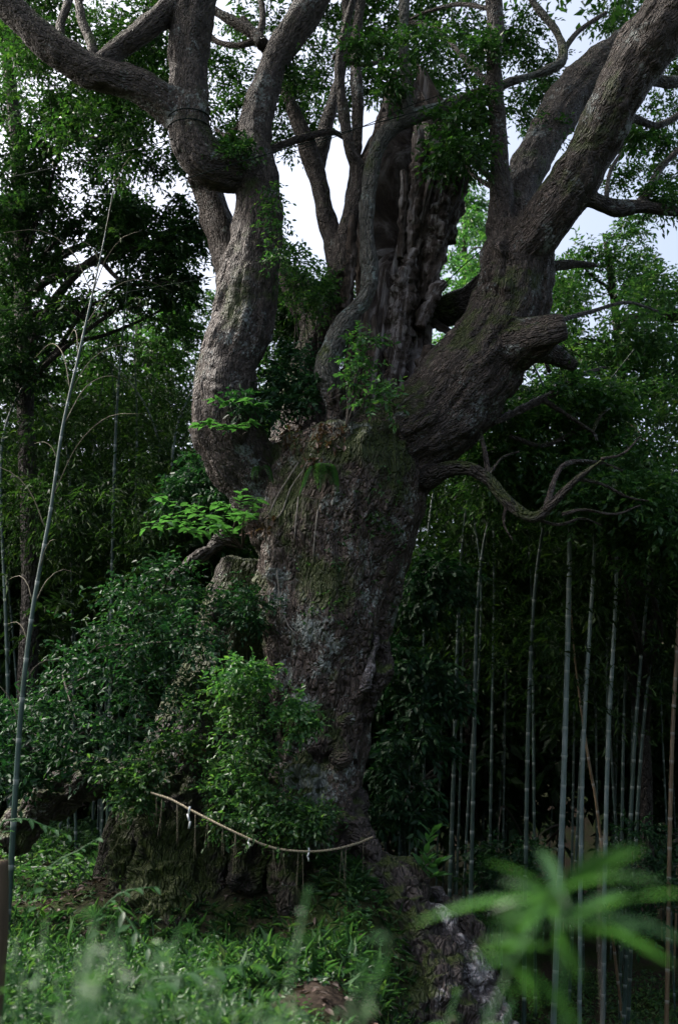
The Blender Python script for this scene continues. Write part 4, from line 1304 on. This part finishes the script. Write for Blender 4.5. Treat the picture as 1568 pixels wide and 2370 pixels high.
shrub('leafy_shrub', 'fresh yellow-green shoot standing out against the pale trunk bark', hit(650, 1700),
      [(680, 1620, 20, 9.65), (700, 1650, 22, 9.6), (660, 1650, 18, 9.65), (720, 1670, 14, 9.6), (690, 1690, 14, 9.6)], 'shoot', per=26, k=7, L=0.055, W=0.026, stems=4, twig=0.14)
shrub('leafy_shrub', 'yellow-green topped bush beside the mossy trunk flank', hit(530, 1660),
      [(545, 1550, 26, 9.6), (575, 1545, 22, 9.6), (525, 1580, 22, 9.65), (600, 1565, 18, 9.6)], 'shoot', per=30, k=7, L=0.06, W=0.028, stems=4, twig=0.15)
shrub('leafy_shrub', 'light green bush above the upper end of the straw rope', ground_hit(300, 1880),
      [(270, 1790, 28, 10.3), (320, 1800, 34, 10.2), (350, 1770, 26, 10.3), (300, 1830, 24, 10.2), (390, 1720, 20, 10.3), (420, 1715, 16, 10.3), (340, 1840, 20, 10.2)],
      'bright', per=46, k=7, L=0.06, W=0.028, stems=5)
shrub('leafy_shrub', 'small dark shrub on the mossy trunk under the broad-leaved bush', hit(560, 1440),
      [(560, 1380, 26, 10.6), (590, 1400, 24, 10.5), (545, 1420, 22, 10.6), (585, 1440, 18, 10.5)], 'shrub', per=36, k=7, L=0.06, W=0.028, stems=4)
shrub('leafy_shrub', 'drooping dark shrub hugging the far side of the trunk by the bamboo', ground_hit(930, 2000),
      [(960, 1340, 36, 12.8), (1020, 1320, 36, 12.8), (1050, 1360, 30, 12.8), (980, 1400, 36, 12.8), (930, 1420, 30, 12.8), (950, 1520, 40, 12.7), (1010, 1560, 42, 12.6), (1040, 1620, 34, 12.6), (970, 1620, 40, 12.6), (920, 1600, 36, 12.8), (930, 1700, 40, 12.6), (990, 1720, 36, 12.6), (900, 1780, 36, 12.7), (940, 1830, 44, 12.5), (880, 1870, 40, 12.6), (960, 1880, 36, 12.5), (1000, 1300, 20, 12.8), (910, 1500, 30, 12.9)],
      'shrub', per=50, k=7, L=0.11, W=0.046, stems=8, droop=0.5)
shrub('leafy_shrub', 'dense leafy clump crowning the mossy stub between the limbs', hit(720, 960),
      [(700, 620, 28, 11.3), (720, 650, 30, 11.2), (690, 670, 28, 11.3), (740, 690, 26, 11.1), (760, 660, 20, 11.1), (670, 600, 20, 11.4), (710, 720, 26, 11.2), (650, 570, 16, 11.4)],
      'bright', per=44, k=7, L=0.06, W=0.028, stems=5)
shrub('leafy_shrub', 'dark glossy leaves filling the hollow beside the curved limb', hit(690, 980),
      [(650, 900, 30, 10.9), (690, 870, 34, 10.8), (620, 930, 28, 10.8), (660, 940, 30, 10.7), (720, 920, 26, 10.7), (600, 960, 22, 10.6), (740, 880, 20, 10.6), (690, 820, 24, 10.9), (560, 940, 18, 10.3), (650, 850, 22, 11)],
      'shrub', per=40, k=7, L=0.075, W=0.032, stems=5)
shrub('leafy_shrub', 'fresh green sprig hanging in front of the dead bole', hit(800, 990),
      [(830, 790, 18, 10.2), (860, 785, 16, 10.2), (810, 830, 20, 10.2), (850, 840, 18, 10.2), (830, 890, 20, 10.2), (870, 900, 18, 10.2), (850, 930, 18, 10.1), (890, 930, 14, 10.1), (815, 870, 16, 10.2)],
      'shoot', per=13, k=7, L=0.07, W=0.03, stems=6)
shrub('leafy_shrub', 'leafy tuft sprouting on the curved limb elbow', hit(560, 380),
      [(545, 345, 14, 10.2), (560, 355, 12, 10.2), (525, 350, 10, 10.2)], 'bright', per=16, k=6, L=0.06, W=0.028, stems=3)
shrub('leafy_shrub', 'leaves trailing down the inner edge of the curved limb', hit(625, 560),
      [(640, 490, 14, 10.3), (636, 530, 15, 10.3), (630, 570, 16, 10.3), (645, 600, 12, 10.3), (632, 450, 10, 10.3)], 'bright', per=18, k=6, L=0.06, W=0.027, stems=4, droop=0.5)
shrub('leafy_shrub', 'grey-green drooping shrub behind the base of the curved limb', ground_hit(440, 1900),
      [(450, 1100, 34, 12.2), (420, 1130, 34, 12.2), (490, 1110, 30, 12), (520, 1150, 26, 11.9), (460, 1060, 26, 12.2), (400, 1160, 30, 12.2)], 'shrub', per=46, k=7, L=0.09, W=0.035, stems=4, droop=0.5)
shrub('understory_shrub', 'dark undergrowth at the feet of the bamboo beyond the pale roots', ground_hit(1180, 2140),
      [(1150, 1960, 40, 14), (1190, 2010, 40, 13.8), (1130, 2030, 36, 14), (1220, 2060, 36, 13.8), (1170, 2090, 40, 13.6), (1110, 2110, 36, 13.8), (1240, 1980, 30, 14.2)], 'shrub', per=44, k=7, L=0.1, W=0.04, stems=6)
shrub('understory_shrub', 'dark undergrowth beyond the leaning bamboo at the edge of the grove', ground_hit(1480, 2140),
      [(1480, 1930, 40, 14), (1530, 1980, 40, 13.8), (1450, 1990, 36, 14), (1500, 2050, 40, 13.6), (1560, 2060, 40, 13.6), (1430, 2060, 36, 13.8), (1400, 2120, 36, 13.6), (1480, 2120, 40, 13.4), (1300, 2110, 36, 13.8), (1340, 2060, 30, 14)], 'shrub', per=46, k=7, L=0.09, W=0.036, stems=6)
print('shrubs', time.time() - T0)


# --- plants whose leaves can be picked apart: each leaf a part
def leaf_plant(name, label, root, tips, kind, n_per, L, cat='plant', group=None, whorl=False, r=0.006, lay=0.25, spread=0.9, mat='twig'):
    root = np.array(root)
    t = thing(name, root, label, cat, group)
    for tip in tips:
        tip = np.array(tip)
        pts = np.array(bend(root, tip, r, r * 0.4, up=0.25, n=4, jit=0.03))
        tube_part('stem', pts, M[mat], t, seg=5)
        S = catmull(pts, 0, 0.02)
        T = unit(np.gradient(S[:, :3], axis=0))
        for j in range(n_per):
            f = 0.42 + 0.58 * (j + 0.5) / n_per if not whorl else rng.uniform(0.86, 1.0)
            i = min(int(f * (len(S) - 1)), len(S) - 1)
            a = j * 2.4 + rng.uniform(-0.4, 0.4)
            h_ = np.array([math.cos(a), math.sin(a), lay + rng.normal(0, 0.15)])
            d = unit(h_ * spread + T[i] * 0.45)
            nrm = unit(UP + rng.normal(0, 0.25, 3))
            leaf_obj(kind, S[i, :3], d, nrm, L * rng.uniform(0.7, 1.2), t)
    return t


sap_root = ground_hit(985, 2050)
sap_root = hit(975, 2040)
leaf_plant('sapling', 'glossy upright sapling with fresh oval leaves above the gnarled roots', sap_root,
           [at(1003, 1925, 10.2), at(990, 1985, 10.1), at(1022, 1990, 10.1), at(1015, 2030, 10.0)], 'shoot', 11, 0.16, cat='sapling', lay=0.6)
leaf_plant('broad_leaved_bush', 'broad-leaved bush in flat tiers springing from the trunk ledge', hit(560, 1270),
           [at(560, 1130, 10.2), at(500, 1160, 10.0), at(440, 1170, 9.9), at(380, 1190, 9.8), at(340, 1210, 9.8), at(430, 1220, 9.7), at(500, 1215, 9.7), at(560, 1190, 9.8), at(370, 1150, 10.0), at(600, 1150, 10.1), at(470, 1195, 9.8), at(330, 1225, 9.8)], 'broad', 20, 0.14, cat='bush', lay=0.0, whorl=False, r=0.009)
leaf_plant('epiphyte', 'whorled leaves standing on the base of the curved limb', hit(560, 1030),
           [at(470, 975, 10.0), at(510, 985, 9.95), at(545, 990, 9.95), at(450, 985, 10.0), at(580, 975, 10.0)], 'broad', 9, 0.13, cat='plant', lay=0.1, whorl=True)
leaf_plant('epiphyte', 'small whorled leaves across the middle of the curved limb', hit(580, 960),
           [at(490, 925, 10.0), at(530, 930, 9.95), at(570, 925, 10.0), at(610, 935, 10.1)], 'broad', 8, 0.12, cat='plant', lay=0.1, whorl=True)
leaf_plant('seedling', 'large-leaved seedling standing by the mossy roots under the dark shrub', ground_hit(210, 1850),
           [at(212, 1715, 10.2), at(225, 1760, 10.1), at(195, 1770, 10.1)], 'broad', 6, 0.21, cat='plant', lay=0.3, whorl=True)


def fern(name, label, root, n, L, down=0.5, aim=None):
    root = np.array(root)
    t = thing(name, root, label, 'fern')
    for j in range(n):
        a = rng.uniform(0, 2 * math.pi) if aim is None else aim + rng.normal(0, 0.6)
        d = np.array([math.cos(a), math.sin(a), 0])
        LL = L * rng.uniform(0.7, 1.1)
        pts = np.array([[*(root), 0.003], [*(root + d * LL * 0.35 + UP * LL * 0.18), 0.0025], [*(root + d * LL * 0.6 - UP * LL * (down - 0.3)), 0.002], [*(root + d * LL * 0.7 - UP * LL * down), 0.001]])
        fr = tube_part('frond', pts, M['shoot'], t, seg=4)
        S = catmull(pts, 0, 0.018)
        T = unit(np.gradient(S[:, :3], axis=0))
        for i in range(2, len(S) - 1):
            sd = unit(np.cross(T[i], UP))
            for sg in (-1, 1):
                w = math.sin(math.pi * min(0.98, 0.12 + 0.88 * i / len(S))) * LL * 0.26
                leaf_obj('fern', S[i, :3], sd * sg + T[i] * 0.35 - UP * 0.15, UP + rng.normal(0, .1, 3), w, fr)
    return t


fern('fern', 'bright green fern tuft growing on the front of the great trunk', hit(745, 1095, -0.01), 5, 0.36, down=0.75, aim=-math.pi / 2)
fern('fern', 'dim fern at the foot of the curved limb', hit(600, 1090, -0.01), 4, 0.26, down=0.7, aim=-math.pi / 2)

# ivy leaflets scattered on the bark: single things too small to count -> one creeper part of the tree
cp, cn = [], []
for (x0, x1, y0, y1, n) in ((680, 900, 1130, 1420, 90), (840, 930, 1080, 1320, 50), (700, 800, 1300, 1480, 40), (820, 940, 1180, 1300, 60)):
    for _ in range(n):
        d = unit(ray(rng.uniform(x0, x1), rng.uniform(y0, y1)))
        loc, nrm, idx, dist = wood_bvh.ray_cast(Vector(EYE), Vector(d), 40)
        if loc is not None and dist < 13:
            cp.append(np.array(loc)); cn.append(np.array(nrm))
cp, cn = np.array(cp), np.array(cn)
clump = np.where(fbm(cp * 5, 2) > -0.05)[0]
cp, cn = cp[clump], cn[clump]
V, Fq = sprays(cp + cn * 0.012, unit(cn * 0.5 + rng.normal(0, 0.5, cn.shape)), 0.05, 5, 0.035, 0.022, detail=2)
ck = part('creeper', V, Fq, M['bright'], camphor, smooth=False)
ck['kind'] = 'stuff'

# pale vines and aerial roots hanging on the trunk
for pts in ([(690, 1070), (665, 1110), (640, 1150), (625, 1185), (610, 1200)], [(700, 1090), (672, 1130), (655, 1180), (640, 1200)], [(720, 1050), (705, 1080), (695, 1110)], [(690, 1150), (684, 1210), (680, 1260)], [(735, 1180), (728, 1240), (724, 1300)], [(640, 1320), (650, 1400), (668, 1450), (690, 1470)]):
    P = np.array([[*hit(x, y, -0.012), 0.007] for x, y in pts])
    o = tube_part('vine', P, M['vine'], camphor, seg=5)

# ------------------------------------------------------------------ straw rope with paper streamers
RP = [(350, 1835, 9.95), (395, 1850, 9.85), (440, 1874, 9.75), (500, 1905, 9.65), (560, 1934, 9.6), (610, 1955, 9.6), (650, 1966, 9.6), (715, 1971, 9.6), (770, 1966, 9.62), (820, 1954, 9.7), (862, 1938, 9.8)]
rc = np.array([[*at(x, y, Y), 0.011] for x, y, Y in RP])
S = catmull(rc, 0, 0.006)
T, N, B, s = frames(S)
rope = thing('straw_rope', rc[0, :3], 'sagging twisted straw rope with white paper streamers strung before the trunk base', 'rope')
for k in range(3):
    ph = s / 0.085 * 2 * math.pi + k * 2 * math.pi / 3
    C = S[:, :3] + (N * np.cos(ph)[:, None] + B * np.sin(ph)[:, None]) * 0.0058
    V, Fq, A = sweep(np.column_stack([C[::2], np.full(len(C[::2]), 0.0064)]), seg=6, step=0.0, min_step=10, flat=False)
    part('strand', V, Fq, M['rope'], rope, A)


def streamer(px, py, Y, h, sway, w):
    """folded zigzag paper hanging from the rope"""
    p = at(px, py, Y)
    V, Fq = [], []
    x = 0.0
    n = 3
    for i in range(n):
        z0, z1 = -h * i / n, -h * (i + 1) / n
        sx = sway * (1 if i % 2 else -0.6) * 0.02
        b = len(V)
        for (dx, dz, dy) in ((x - w / 2, z0, 0), (x + w / 2, z0, 0), (x + w / 2 + sx, z1, 0.015 * (-1) ** i), (x - w / 2 + sx, z1, 0.015 * (-1) ** i)):
            V.append(p + np.array([dx, dy - 0.012, dz]))
            V.append(p + np.array([dx, dy - 0.0105, dz]))
        q = [b + k for k in range(8)]
        Fq += [[q[0], q[2], q[4], q[6]], [q[7], q[5], q[3], q[1]], [q[0], q[1], q[3], q[2]], [q[2], q[3], q[5], q[4]], [q[4], q[5], q[7], q[6]], [q[6], q[7], q[1], q[0]]]
        x += sx + w * 0.35 * (1 if i % 2 else -1)
    part('paper_streamer', np.array(V), np.array(Fq), M['paper'], rope, smooth=False)


streamer(440, 1866, 9.73, 0.2, 1.0, 0.02)
streamer(577, 1940, 9.58, 0.09, 0.6, 0.012)
streamer(714, 1962, 9.57, 0.12, -0.5, 0.015)
for x, y, Y in [(362, 1845, 9.92), (375, 1848, 9.9), (410, 1860, 9.8), (452, 1882, 9.72), (480, 1900, 9.7), (515, 1915, 9.64), (545, 1930, 9.6), (632, 1966, 9.6), (652, 1970, 9.6), (690, 1974, 9.6), (700, 1974, 9.6), (790, 1966, 9.65), (840, 1952, 9.75), (800, 1964, 9.66)]:
    p0 = at(x, y, Y)
    L = rng.uniform(0.22, 0.42)
    for q in range(2):
        j = rng.normal(0, 0.03, 3)
        pts = [[*p0, 0.003], [*(p0 + np.array([j[0] * .5, -0.01, -L * 0.5])), 0.0025], [*(p0 + np.array([j[0], j[1], -L])), 0.002]]
        tube_part('straw_tassel', pts, M['straw'], rope, seg=4)

# ------------------------------------------------------------------ cables bracing the limbs
CAB = [
    ('dark brace cable running from the curved limb elbow to the slender smooth limb', [(415, 418, 10.2), (600, 362, 10.0), (780, 310, 10.1), (950, 262, 10.3), (1090, 215, 10.5)], 0.006),
    ('thin green line crossing in front of the dead bole to the leafy branch', [(640, 365, 10.4), (830, 296, 10.2), (960, 240, 10.25), (1100, 195, 10.4)], 0.005),
    ('long slack cable leading from the curved limb into the dark evergreen', [(400, 322, 10.1), (340, 338, 10.3), (200, 372, 11), (0, 415, 12), (-60, 425, 12.3)], 0.006),
    ('slack cable below the evergreen limbs beside the leaning bamboo', [(-20, 722, 12), (100, 706, 12), (240, 685, 11.8), (500, 640, 11.2)], 0.005),
    ('taut cable tied between the stub of the bole and the leaning limb', [(1020, 665, 11.0), (1060, 625, 10.9), (1110, 582, 10.6)], 0.006),
    ('cable ring tied round the upright limb', None, 0.008),
    ('second cable ring tied round the upright limb', None, 0.008),
]
for lab, pts, r in CAB:
    if pts is None:
        y0 = 282 if lab.startswith('cable') else 305
        c = at(438, y0, 10.32)
        R = 45 * mpp(438, y0, 10.32) * 1.12
        th = np.linspace(0, 2 * math.pi, 40)
        P = np.column_stack([c[0] + R * np.cos(th), c[1] + R * np.sin(th), c[2] + 0.02 * np.sin(th + 1), np.full(40, r)])
    else:
        P = np.array([[*at(x, y, Y), r] for x, y, Y in pts])
    V, Fq, A = sweep(P, seg=6, step=0, min_step=0.05)
    o = link('brace_cable', mesh_np('brace_cable', V, Fq, attr=A), M['cable'])
    tag(o, lab, 'cable', 'cables bracing the great tree')


# ------------------------------------------------------------------ rocks, stump, post
def rock(label, c, r, sq=0.7):
    n1, n2 = 28, 18
    th = np.linspace(0, 2 * math.pi, n1, endpoint=False)
    ph = np.linspace(0.02, math.pi - 0.02, n2)
    D = np.stack([np.outer(np.sin(ph), np.cos(th)), np.outer(np.sin(ph), np.sin(th)), np.outer(np.cos(ph), np.ones(n1))], -1).reshape(-1, 3)
    off = rng.uniform(0, 50)
    R = r * (1 + 0.35 * fbm(D * 1.3 + off, 3) + 0.1 * np.abs(fbm(D * 4 + off, 2)))
    V = D * R[:, None] * np.array([1.2, 0.9, sq])
    i = np.arange(n2 - 1)[:, None] * n1
    j = np.arange(n1)[None, :]
    Fq = np.stack([i + j, i + n1 + j, i + n1 + (j + 1) % n1, i + (j + 1) % n1], -1).reshape(-1, 4)
    o = link('rock', mesh_np('rock', V, Fq), M['rock'])
    o.location = Vector(c)
    tag(o, label, 'rock', 'rocks under the rope')


rock('pale grey rock bedded under the sagging rope', ground_hit(795, 1995) + np.array([0, 0.1, 0.0]), 0.16)
rock('smaller grey rock beside the rope end', ground_hit(850, 2000) + np.array([0, 0.1, 0.0]), 0.11)
rock('low grey rock below the paper streamer', ground_hit(745, 2000) + np.array([0, 0.1, -0.02]), 0.09)

sc_ = ground_hit(676, 2105)
stump = thing('mossy_stump', sc_, 'small round mossy stump with a pale cut knot on the bank', 'stump')
V, Fq, A = sweep(np.array([[*(sc_ + np.array([0.02, 0.08, -0.25])), 0.11], [*(sc_ + np.array([0, 0.02, 0.0])), 0.125], [*(sc_ + np.array([0, -0.03, 0.13])), 0.14], [*(sc_ + np.array([0, -0.04, 0.22])), 0.09]]), seg=20, lump=0.3, lfreq=5, step=0.15)
part('stump_body', V, Fq, M['mossbark'], stump, A)
V, Fq, A = sweep(np.array([[*(sc_ + np.array([0.0, -0.12, 0.12])), 0.04], [*(sc_ + np.array([0.0, -0.165, 0.125])), 0.026]]), seg=12, lump=0.3, lfreq=20, step=0.3)
part('cut_knot', V, Fq, M['cutwood'], stump, A)

pb = at(-6, 2140, 5.6)
pb[2] = h1(pb[0], pb[1]) - 0.1
ptop = at(-6, 1992, 5.6)
V, Fq, A = sweep(np.array([[*pb, 0.065], [pb[0], pb[1], pb[2] * .4 + ptop[2] * .6, 0.062], [*ptop, 0.06]]), seg=14, lump=0.18, lfreq=9, step=0.4)
post = link('wooden_post', mesh_np('wooden_post', V - pb, Fq, attr=A), M['post'], loc=Vector(pb))
tag(post, 'short weathered wooden post standing among the weeds', 'post')
print('props', time.time() - T0)

# ------------------------------------------------------------------ ground cover
def cover(name, label, n, xr, yr, k, L, W, twig, mat, lift=0.02, thresh=-0.2, freq=1.1, keep=None, cat='ground cover', upr=0.5):
    x = rng.uniform(*xr, n)
    y = rng.uniform(*yr, n)
    P = np.stack([x, y, np.zeros(n)], -1)
    m = fbm(P * freq + 21, 3) > thresh
    if keep is not None:
        m &= keep(x, y)
    x, y = x[m], y[m]
    c = np.stack([x, y, H(x, y) + lift], -1)
    d = rng.normal(0, 1, c.shape)
    d[:, 2] = np.abs(d[:, 2]) * 0.5 + upr
    V, Fq = sprays(c, unit(d), twig, k, L, W, droop=0.15)
    o = link(name, mesh_np(name, V, Fq, smooth=False), M[mat])
    return tag(o, label, cat, kind='stuff')


bank = lambda x, y: (x < 1.4)
clear_mound = lambda x, y: (x < 1.2) & (rng.random(len(x)) < np.where(y > 9.7, 0.25, np.where(x > -0.3, 0.55, 1.0)))
cover('ground_cover', 'low green creeping plants covering the bank', 13000, (-6, 1.4), (3.5, 11.5), 6, 0.05, 0.026, 0.10, 'weed', thresh=-0.08, freq=1.3, keep=clear_mound)
cover('ground_cover', 'taller leafy weeds spread over the clearing', 4200, (-5, 0.6), (2.0, 8.6), 9, 0.06, 0.024, 0.26, 'weed', thresh=-0.05, freq=1.6, keep=lambda x, y: x < np.where(y > 6, -0.5 - 0.3 * (y - 6), 0.5), upr=1.0)
cover('grass', 'thin grass blades between the weeds', 6000, (-5, 1.4), (3.5, 10.3), 5, 0.16, 0.008, 0.05, 'weed', thresh=-0.3, freq=0.8, keep=bank, upr=1.2, cat='grass')
cover('grove_floor_plants', 'dim low plants on the floor of the bamboo grove', 6500, (0.8, 9), (9, 18), 6, 0.08, 0.034, 0.2, 'weed', thresh=-0.4)
cover('thicket_floor_plants', 'dim low plants on the ground behind the dark shrubs', 6000, (-10, -0.6), (11.2, 22), 7, 0.1, 0.04, 0.3, 'weed', thresh=-0.5)
cover('root_plants', 'small leafy plants clinging between the gnarled roots', 700, (0.0, 1.5), (8.6, 10.6), 6, 0.05, 0.026, 0.12, 'shoot', thresh=0.0, freq=2.2)
# fallen leaves
n = 5200
x, y = rng.uniform(-3.6, 1.2, n), 11.2 - 7.0 * rng.random(n) ** 1.7
P = np.stack([x, y, H(x, y) + 0.012], -1)
V, Fq = leaf_arrays(P, unit(rng.normal(0, 1, (n, 3)) * np.array([1, 1, 0.25])), unit(UP + rng.normal(0, 0.35, (n, 3))), rng.uniform(0.05, 0.1, n), rng.uniform(0.025, 0.045, n), detail=2)
tag(link('leaf_litter', mesh_np('leaf_litter', V, Fq, smooth=False), M['litter']), 'brown fallen leaves lying on the mound', 'leaf litter', kind='stuff')
# litter caught on the ledges of the tree
lp = []
for (x0, x1, y0, y1, nn) in ((640, 800, 985, 1045, 150), (560, 640, 1200, 1240, 60), (420, 480, 1720, 1760, 50), (700, 760, 1060, 1085, 25)):
    for _ in range(nn):
        lp.append(hit(rng.uniform(x0, x1), rng.uniform(y0, y1), -0.01))
lp = np.array(lp)
V, Fq = leaf_arrays(lp, unit(rng.normal(0, 1, lp.shape)), unit(UP + rng.normal(0, 0.5, lp.shape)), rng.uniform(0.05, 0.1, len(lp)), rng.uniform(0.025, 0.045, len(lp)), detail=2)
tag(link('leaf_litter', mesh_np('leaf_litter', V, Fq, smooth=False), M['redleaf']), 'reddish dead leaves caught on the ledges of the great trunk', 'leaf litter', kind='stuff')


# ------------------------------------------------------------------ weeds standing in the clearing, and the blurred ones close by
def weed(label, px, py, Y, h, n_leaf, L, mat='weed', group='weeds in the clearing', lean=0.3, kind='joined'):
    p = at(px, py, Y)
    b = np.array([p[0], p[1], h1(p[0], p[1]) - 0.02])
    a = rng.uniform(0, 2 * math.pi)
    top = b + np.array([math.cos(a) * lean * h, math.sin(a) * lean * h, h])
    t = thing('weed', b, label, 'weed', group)
    pts = np.array([[*b, 0.006], [*(b * .6 + top * .4 - np.array([math.cos(a), math.sin(a), 0]) * lean * h * .15), 0.005], [*top, 0.002]])
    tube_part('stem', pts, M['shoot'], t, seg=5)
    S = catmull(pts, 0, 0.02)
    i = np.linspace(len(S) * 0.25, len(S) - 1, n_leaf).astype(int)
    ang = np.arange(n_leaf) * 2.4 + a
    d = np.stack([np.cos(ang), np.sin(ang), np.full(n_leaf, 0.15)], -1)
    Ls = L * rng.uniform(0.7, 1.2, n_leaf) * np.linspace(1.1, 0.6, n_leaf)
    V, Fq = leaf_arrays(S[i, :3], d, unit(UP + rng.normal(0, 0.3, (n_leaf, 3))), Ls, Ls * 0.46, detail=2, droop=0.3)
    part('leaves', V, Fq, M[mat], t, smooth=True)
    return t


for _ in range(110):
    Y = rng.uniform(2.4, 8.0)
    x = rng.uniform(-30, 900 - 60 * Y)
    weed('upright leafy weed standing in the green clearing', x, 2000, Y, rng.uniform(0.25, 0.75) * (0.55 if Y > 6.2 else 1), int(rng.integers(16, 34)), rng.uniform(0.035, 0.06), lean=rng.uniform(0.1, 0.7))
for _ in range(90):
    Y = rng.uniform(1.0, 2.8)
    x = -140 + 960 * rng.random() ** 1.3
    top_row = 2130 + 0.26 * max(0, x) + rng.uniform(-40, 170)
    tz = at(x, top_row, Y)
    weed('close soft-focus weed at the edge of the path', x, 2000, Y, max(0.3, tz[2] - h1(tz[0], Y)), int(rng.integers(26, 44)), rng.uniform(0.035, 0.065), group='close weeds by the path', lean=rng.uniform(0.05, 0.5))


def arching_sprig(label, pts, n, L, kind='weed', group='arching weed stems in the clearing'):
    P = np.array([[*at(x, y, Y), 0.005] for x, y, Y in pts])
    b = P[0].copy()
    b[2] = h1(b[0], b[1])
    P = np.vstack([b, P])
    P[-1, 3] = 0.0015
    t = thing('arching_weed', b[:3], label, 'weed', group)
    tube_part('stem', P, M['shoot'], t, seg=5)
    S = catmull(P[1:], 0, 0.01)
    T = unit(np.gradient(S[:, :3], axis=0))
    for j in range(n):
        i = int((j + 0.5) / n * (len(S) - 1))
        sd = unit(np.cross(T[i], UP))
        sg = 1 if j % 2 else -1
        leaf_obj(kind, S[i, :3], sd * sg * 0.8 + T[i] * 0.6 - UP * 0.25, UP + rng.normal(0, 0.2, 3), L * rng.uniform(0.8, 1.15) * (1 - 0.4 * j / n), t)


arching_sprig('leafy stem arching over the mossy root beside the dark hollow', [(60, 2120, 6.2), (110, 2010, 6.2), (180, 1970, 6.2), (235, 1935, 6.2)], 12, 0.13)
arching_sprig('pale leafy stem reaching toward the mossy root mass', [(200, 2180, 6.0), (250, 2090, 6.0), (300, 2060, 6.0), (370, 2052, 6.0)], 12, 0.12)
arching_sprig('tall leafy stem drooping over the weeds', [(270, 2200, 5.6), (275, 2100, 5.6), (330, 2180, 5.5), (420, 2270, 5.4)], 14, 0.12)
arching_sprig('long stem of pale leaves low over the clearing', [(300, 2330, 4.0), (420, 2260, 4.0), (520, 2240, 4.0), (620, 2230, 4.0)], 12, 0.12)
arching_sprig('slender fern-like stem over the mossy bank by the grey root', [(-20, 1960, 6.4), (40, 1895, 6.4), (100, 1910, 6.4), (165, 1935, 6.4)], 14, 0.10)

# close, out of focus: sapling with pinnate leaves by the camera
SY = 1.4
fs = thing('foreground_sapling', (0.47, SY, h1(0.47, SY)), 'close soft-focus green sapling with long drooping leaflets before the grove', 'sapling')
st0 = at(1290, 2080, SY)
base_ = np.array([st0[0], SY, h1(st0[0], SY)])
fs.location = Vector(base_)
tube_part('stem', np.array([[*base_, 0.008], [*(base_ * .5 + st0 * .5), 0.006], [*st0, 0.004]]), M['shoot'], fs)
FL = [((1290, 2080), (1130, 2010)), ((1280, 2070), (1180, 2060)), ((1290, 2080), (1250, 1990)), ((1300, 2060), (1480, 1965)), ((1270, 2080), (1010, 2095)), ((1150, 2110), (1290, 2160)), ((1320, 2120), (1570, 2120)),
      ((1330, 2150), (1560, 2165)), ((1290, 2150), (1390, 2190)), ((1280, 2200), (1020, 2190)), ((1180, 2230), (1310, 2310)), ((1290, 2080), (1350, 2050)), ((1300, 2130), (1420, 2110)), ((1240, 2190), (1150, 2170))]
for (a, b) in FL:
    p, q = at(*a, SY + rng.normal(0, 0.05)), at(*b, SY + rng.normal(0, 0.12))
    tube_part('leaf_stalk', np.array([[*(st0 + rng.normal(0, .01, 3)), 0.0025], [*p, 0.002]]), M['shoot'], fs, seg=4) if np.linalg.norm(p - st0) > 0.03 else None
    for rep_ in range(3):
        q2 = q + rng.normal(0, 0.03, 3)
        leaf_obj('close', p, q2 - p, UP + rng.normal(0, 0.45, 3), np.linalg.norm(q2 - p) * rng.uniform(0.75, 1.0), fs, w=0.33)
# thin bare stem next to it
p0 = at(1372, 2420, 3.0); p1 = at(1402, 1930, 3.0); pm = at(1385, 2150, 3.0)
p0[2] = h1(p0[0], p0[1])
o = thing('bare_sapling', p0, 'thin bare sapling standing in front of the pale bamboo', 'sapling')
tube_part('stalk', np.array([[*p0, 0.003], [*pm, 0.0022], [*p1, 0.001]]), M['twig'], o, seg=5)
print('done', time.time() - T0, 'tris', sum(len(m.polygons) * 2 for m in bpy.data.meshes))
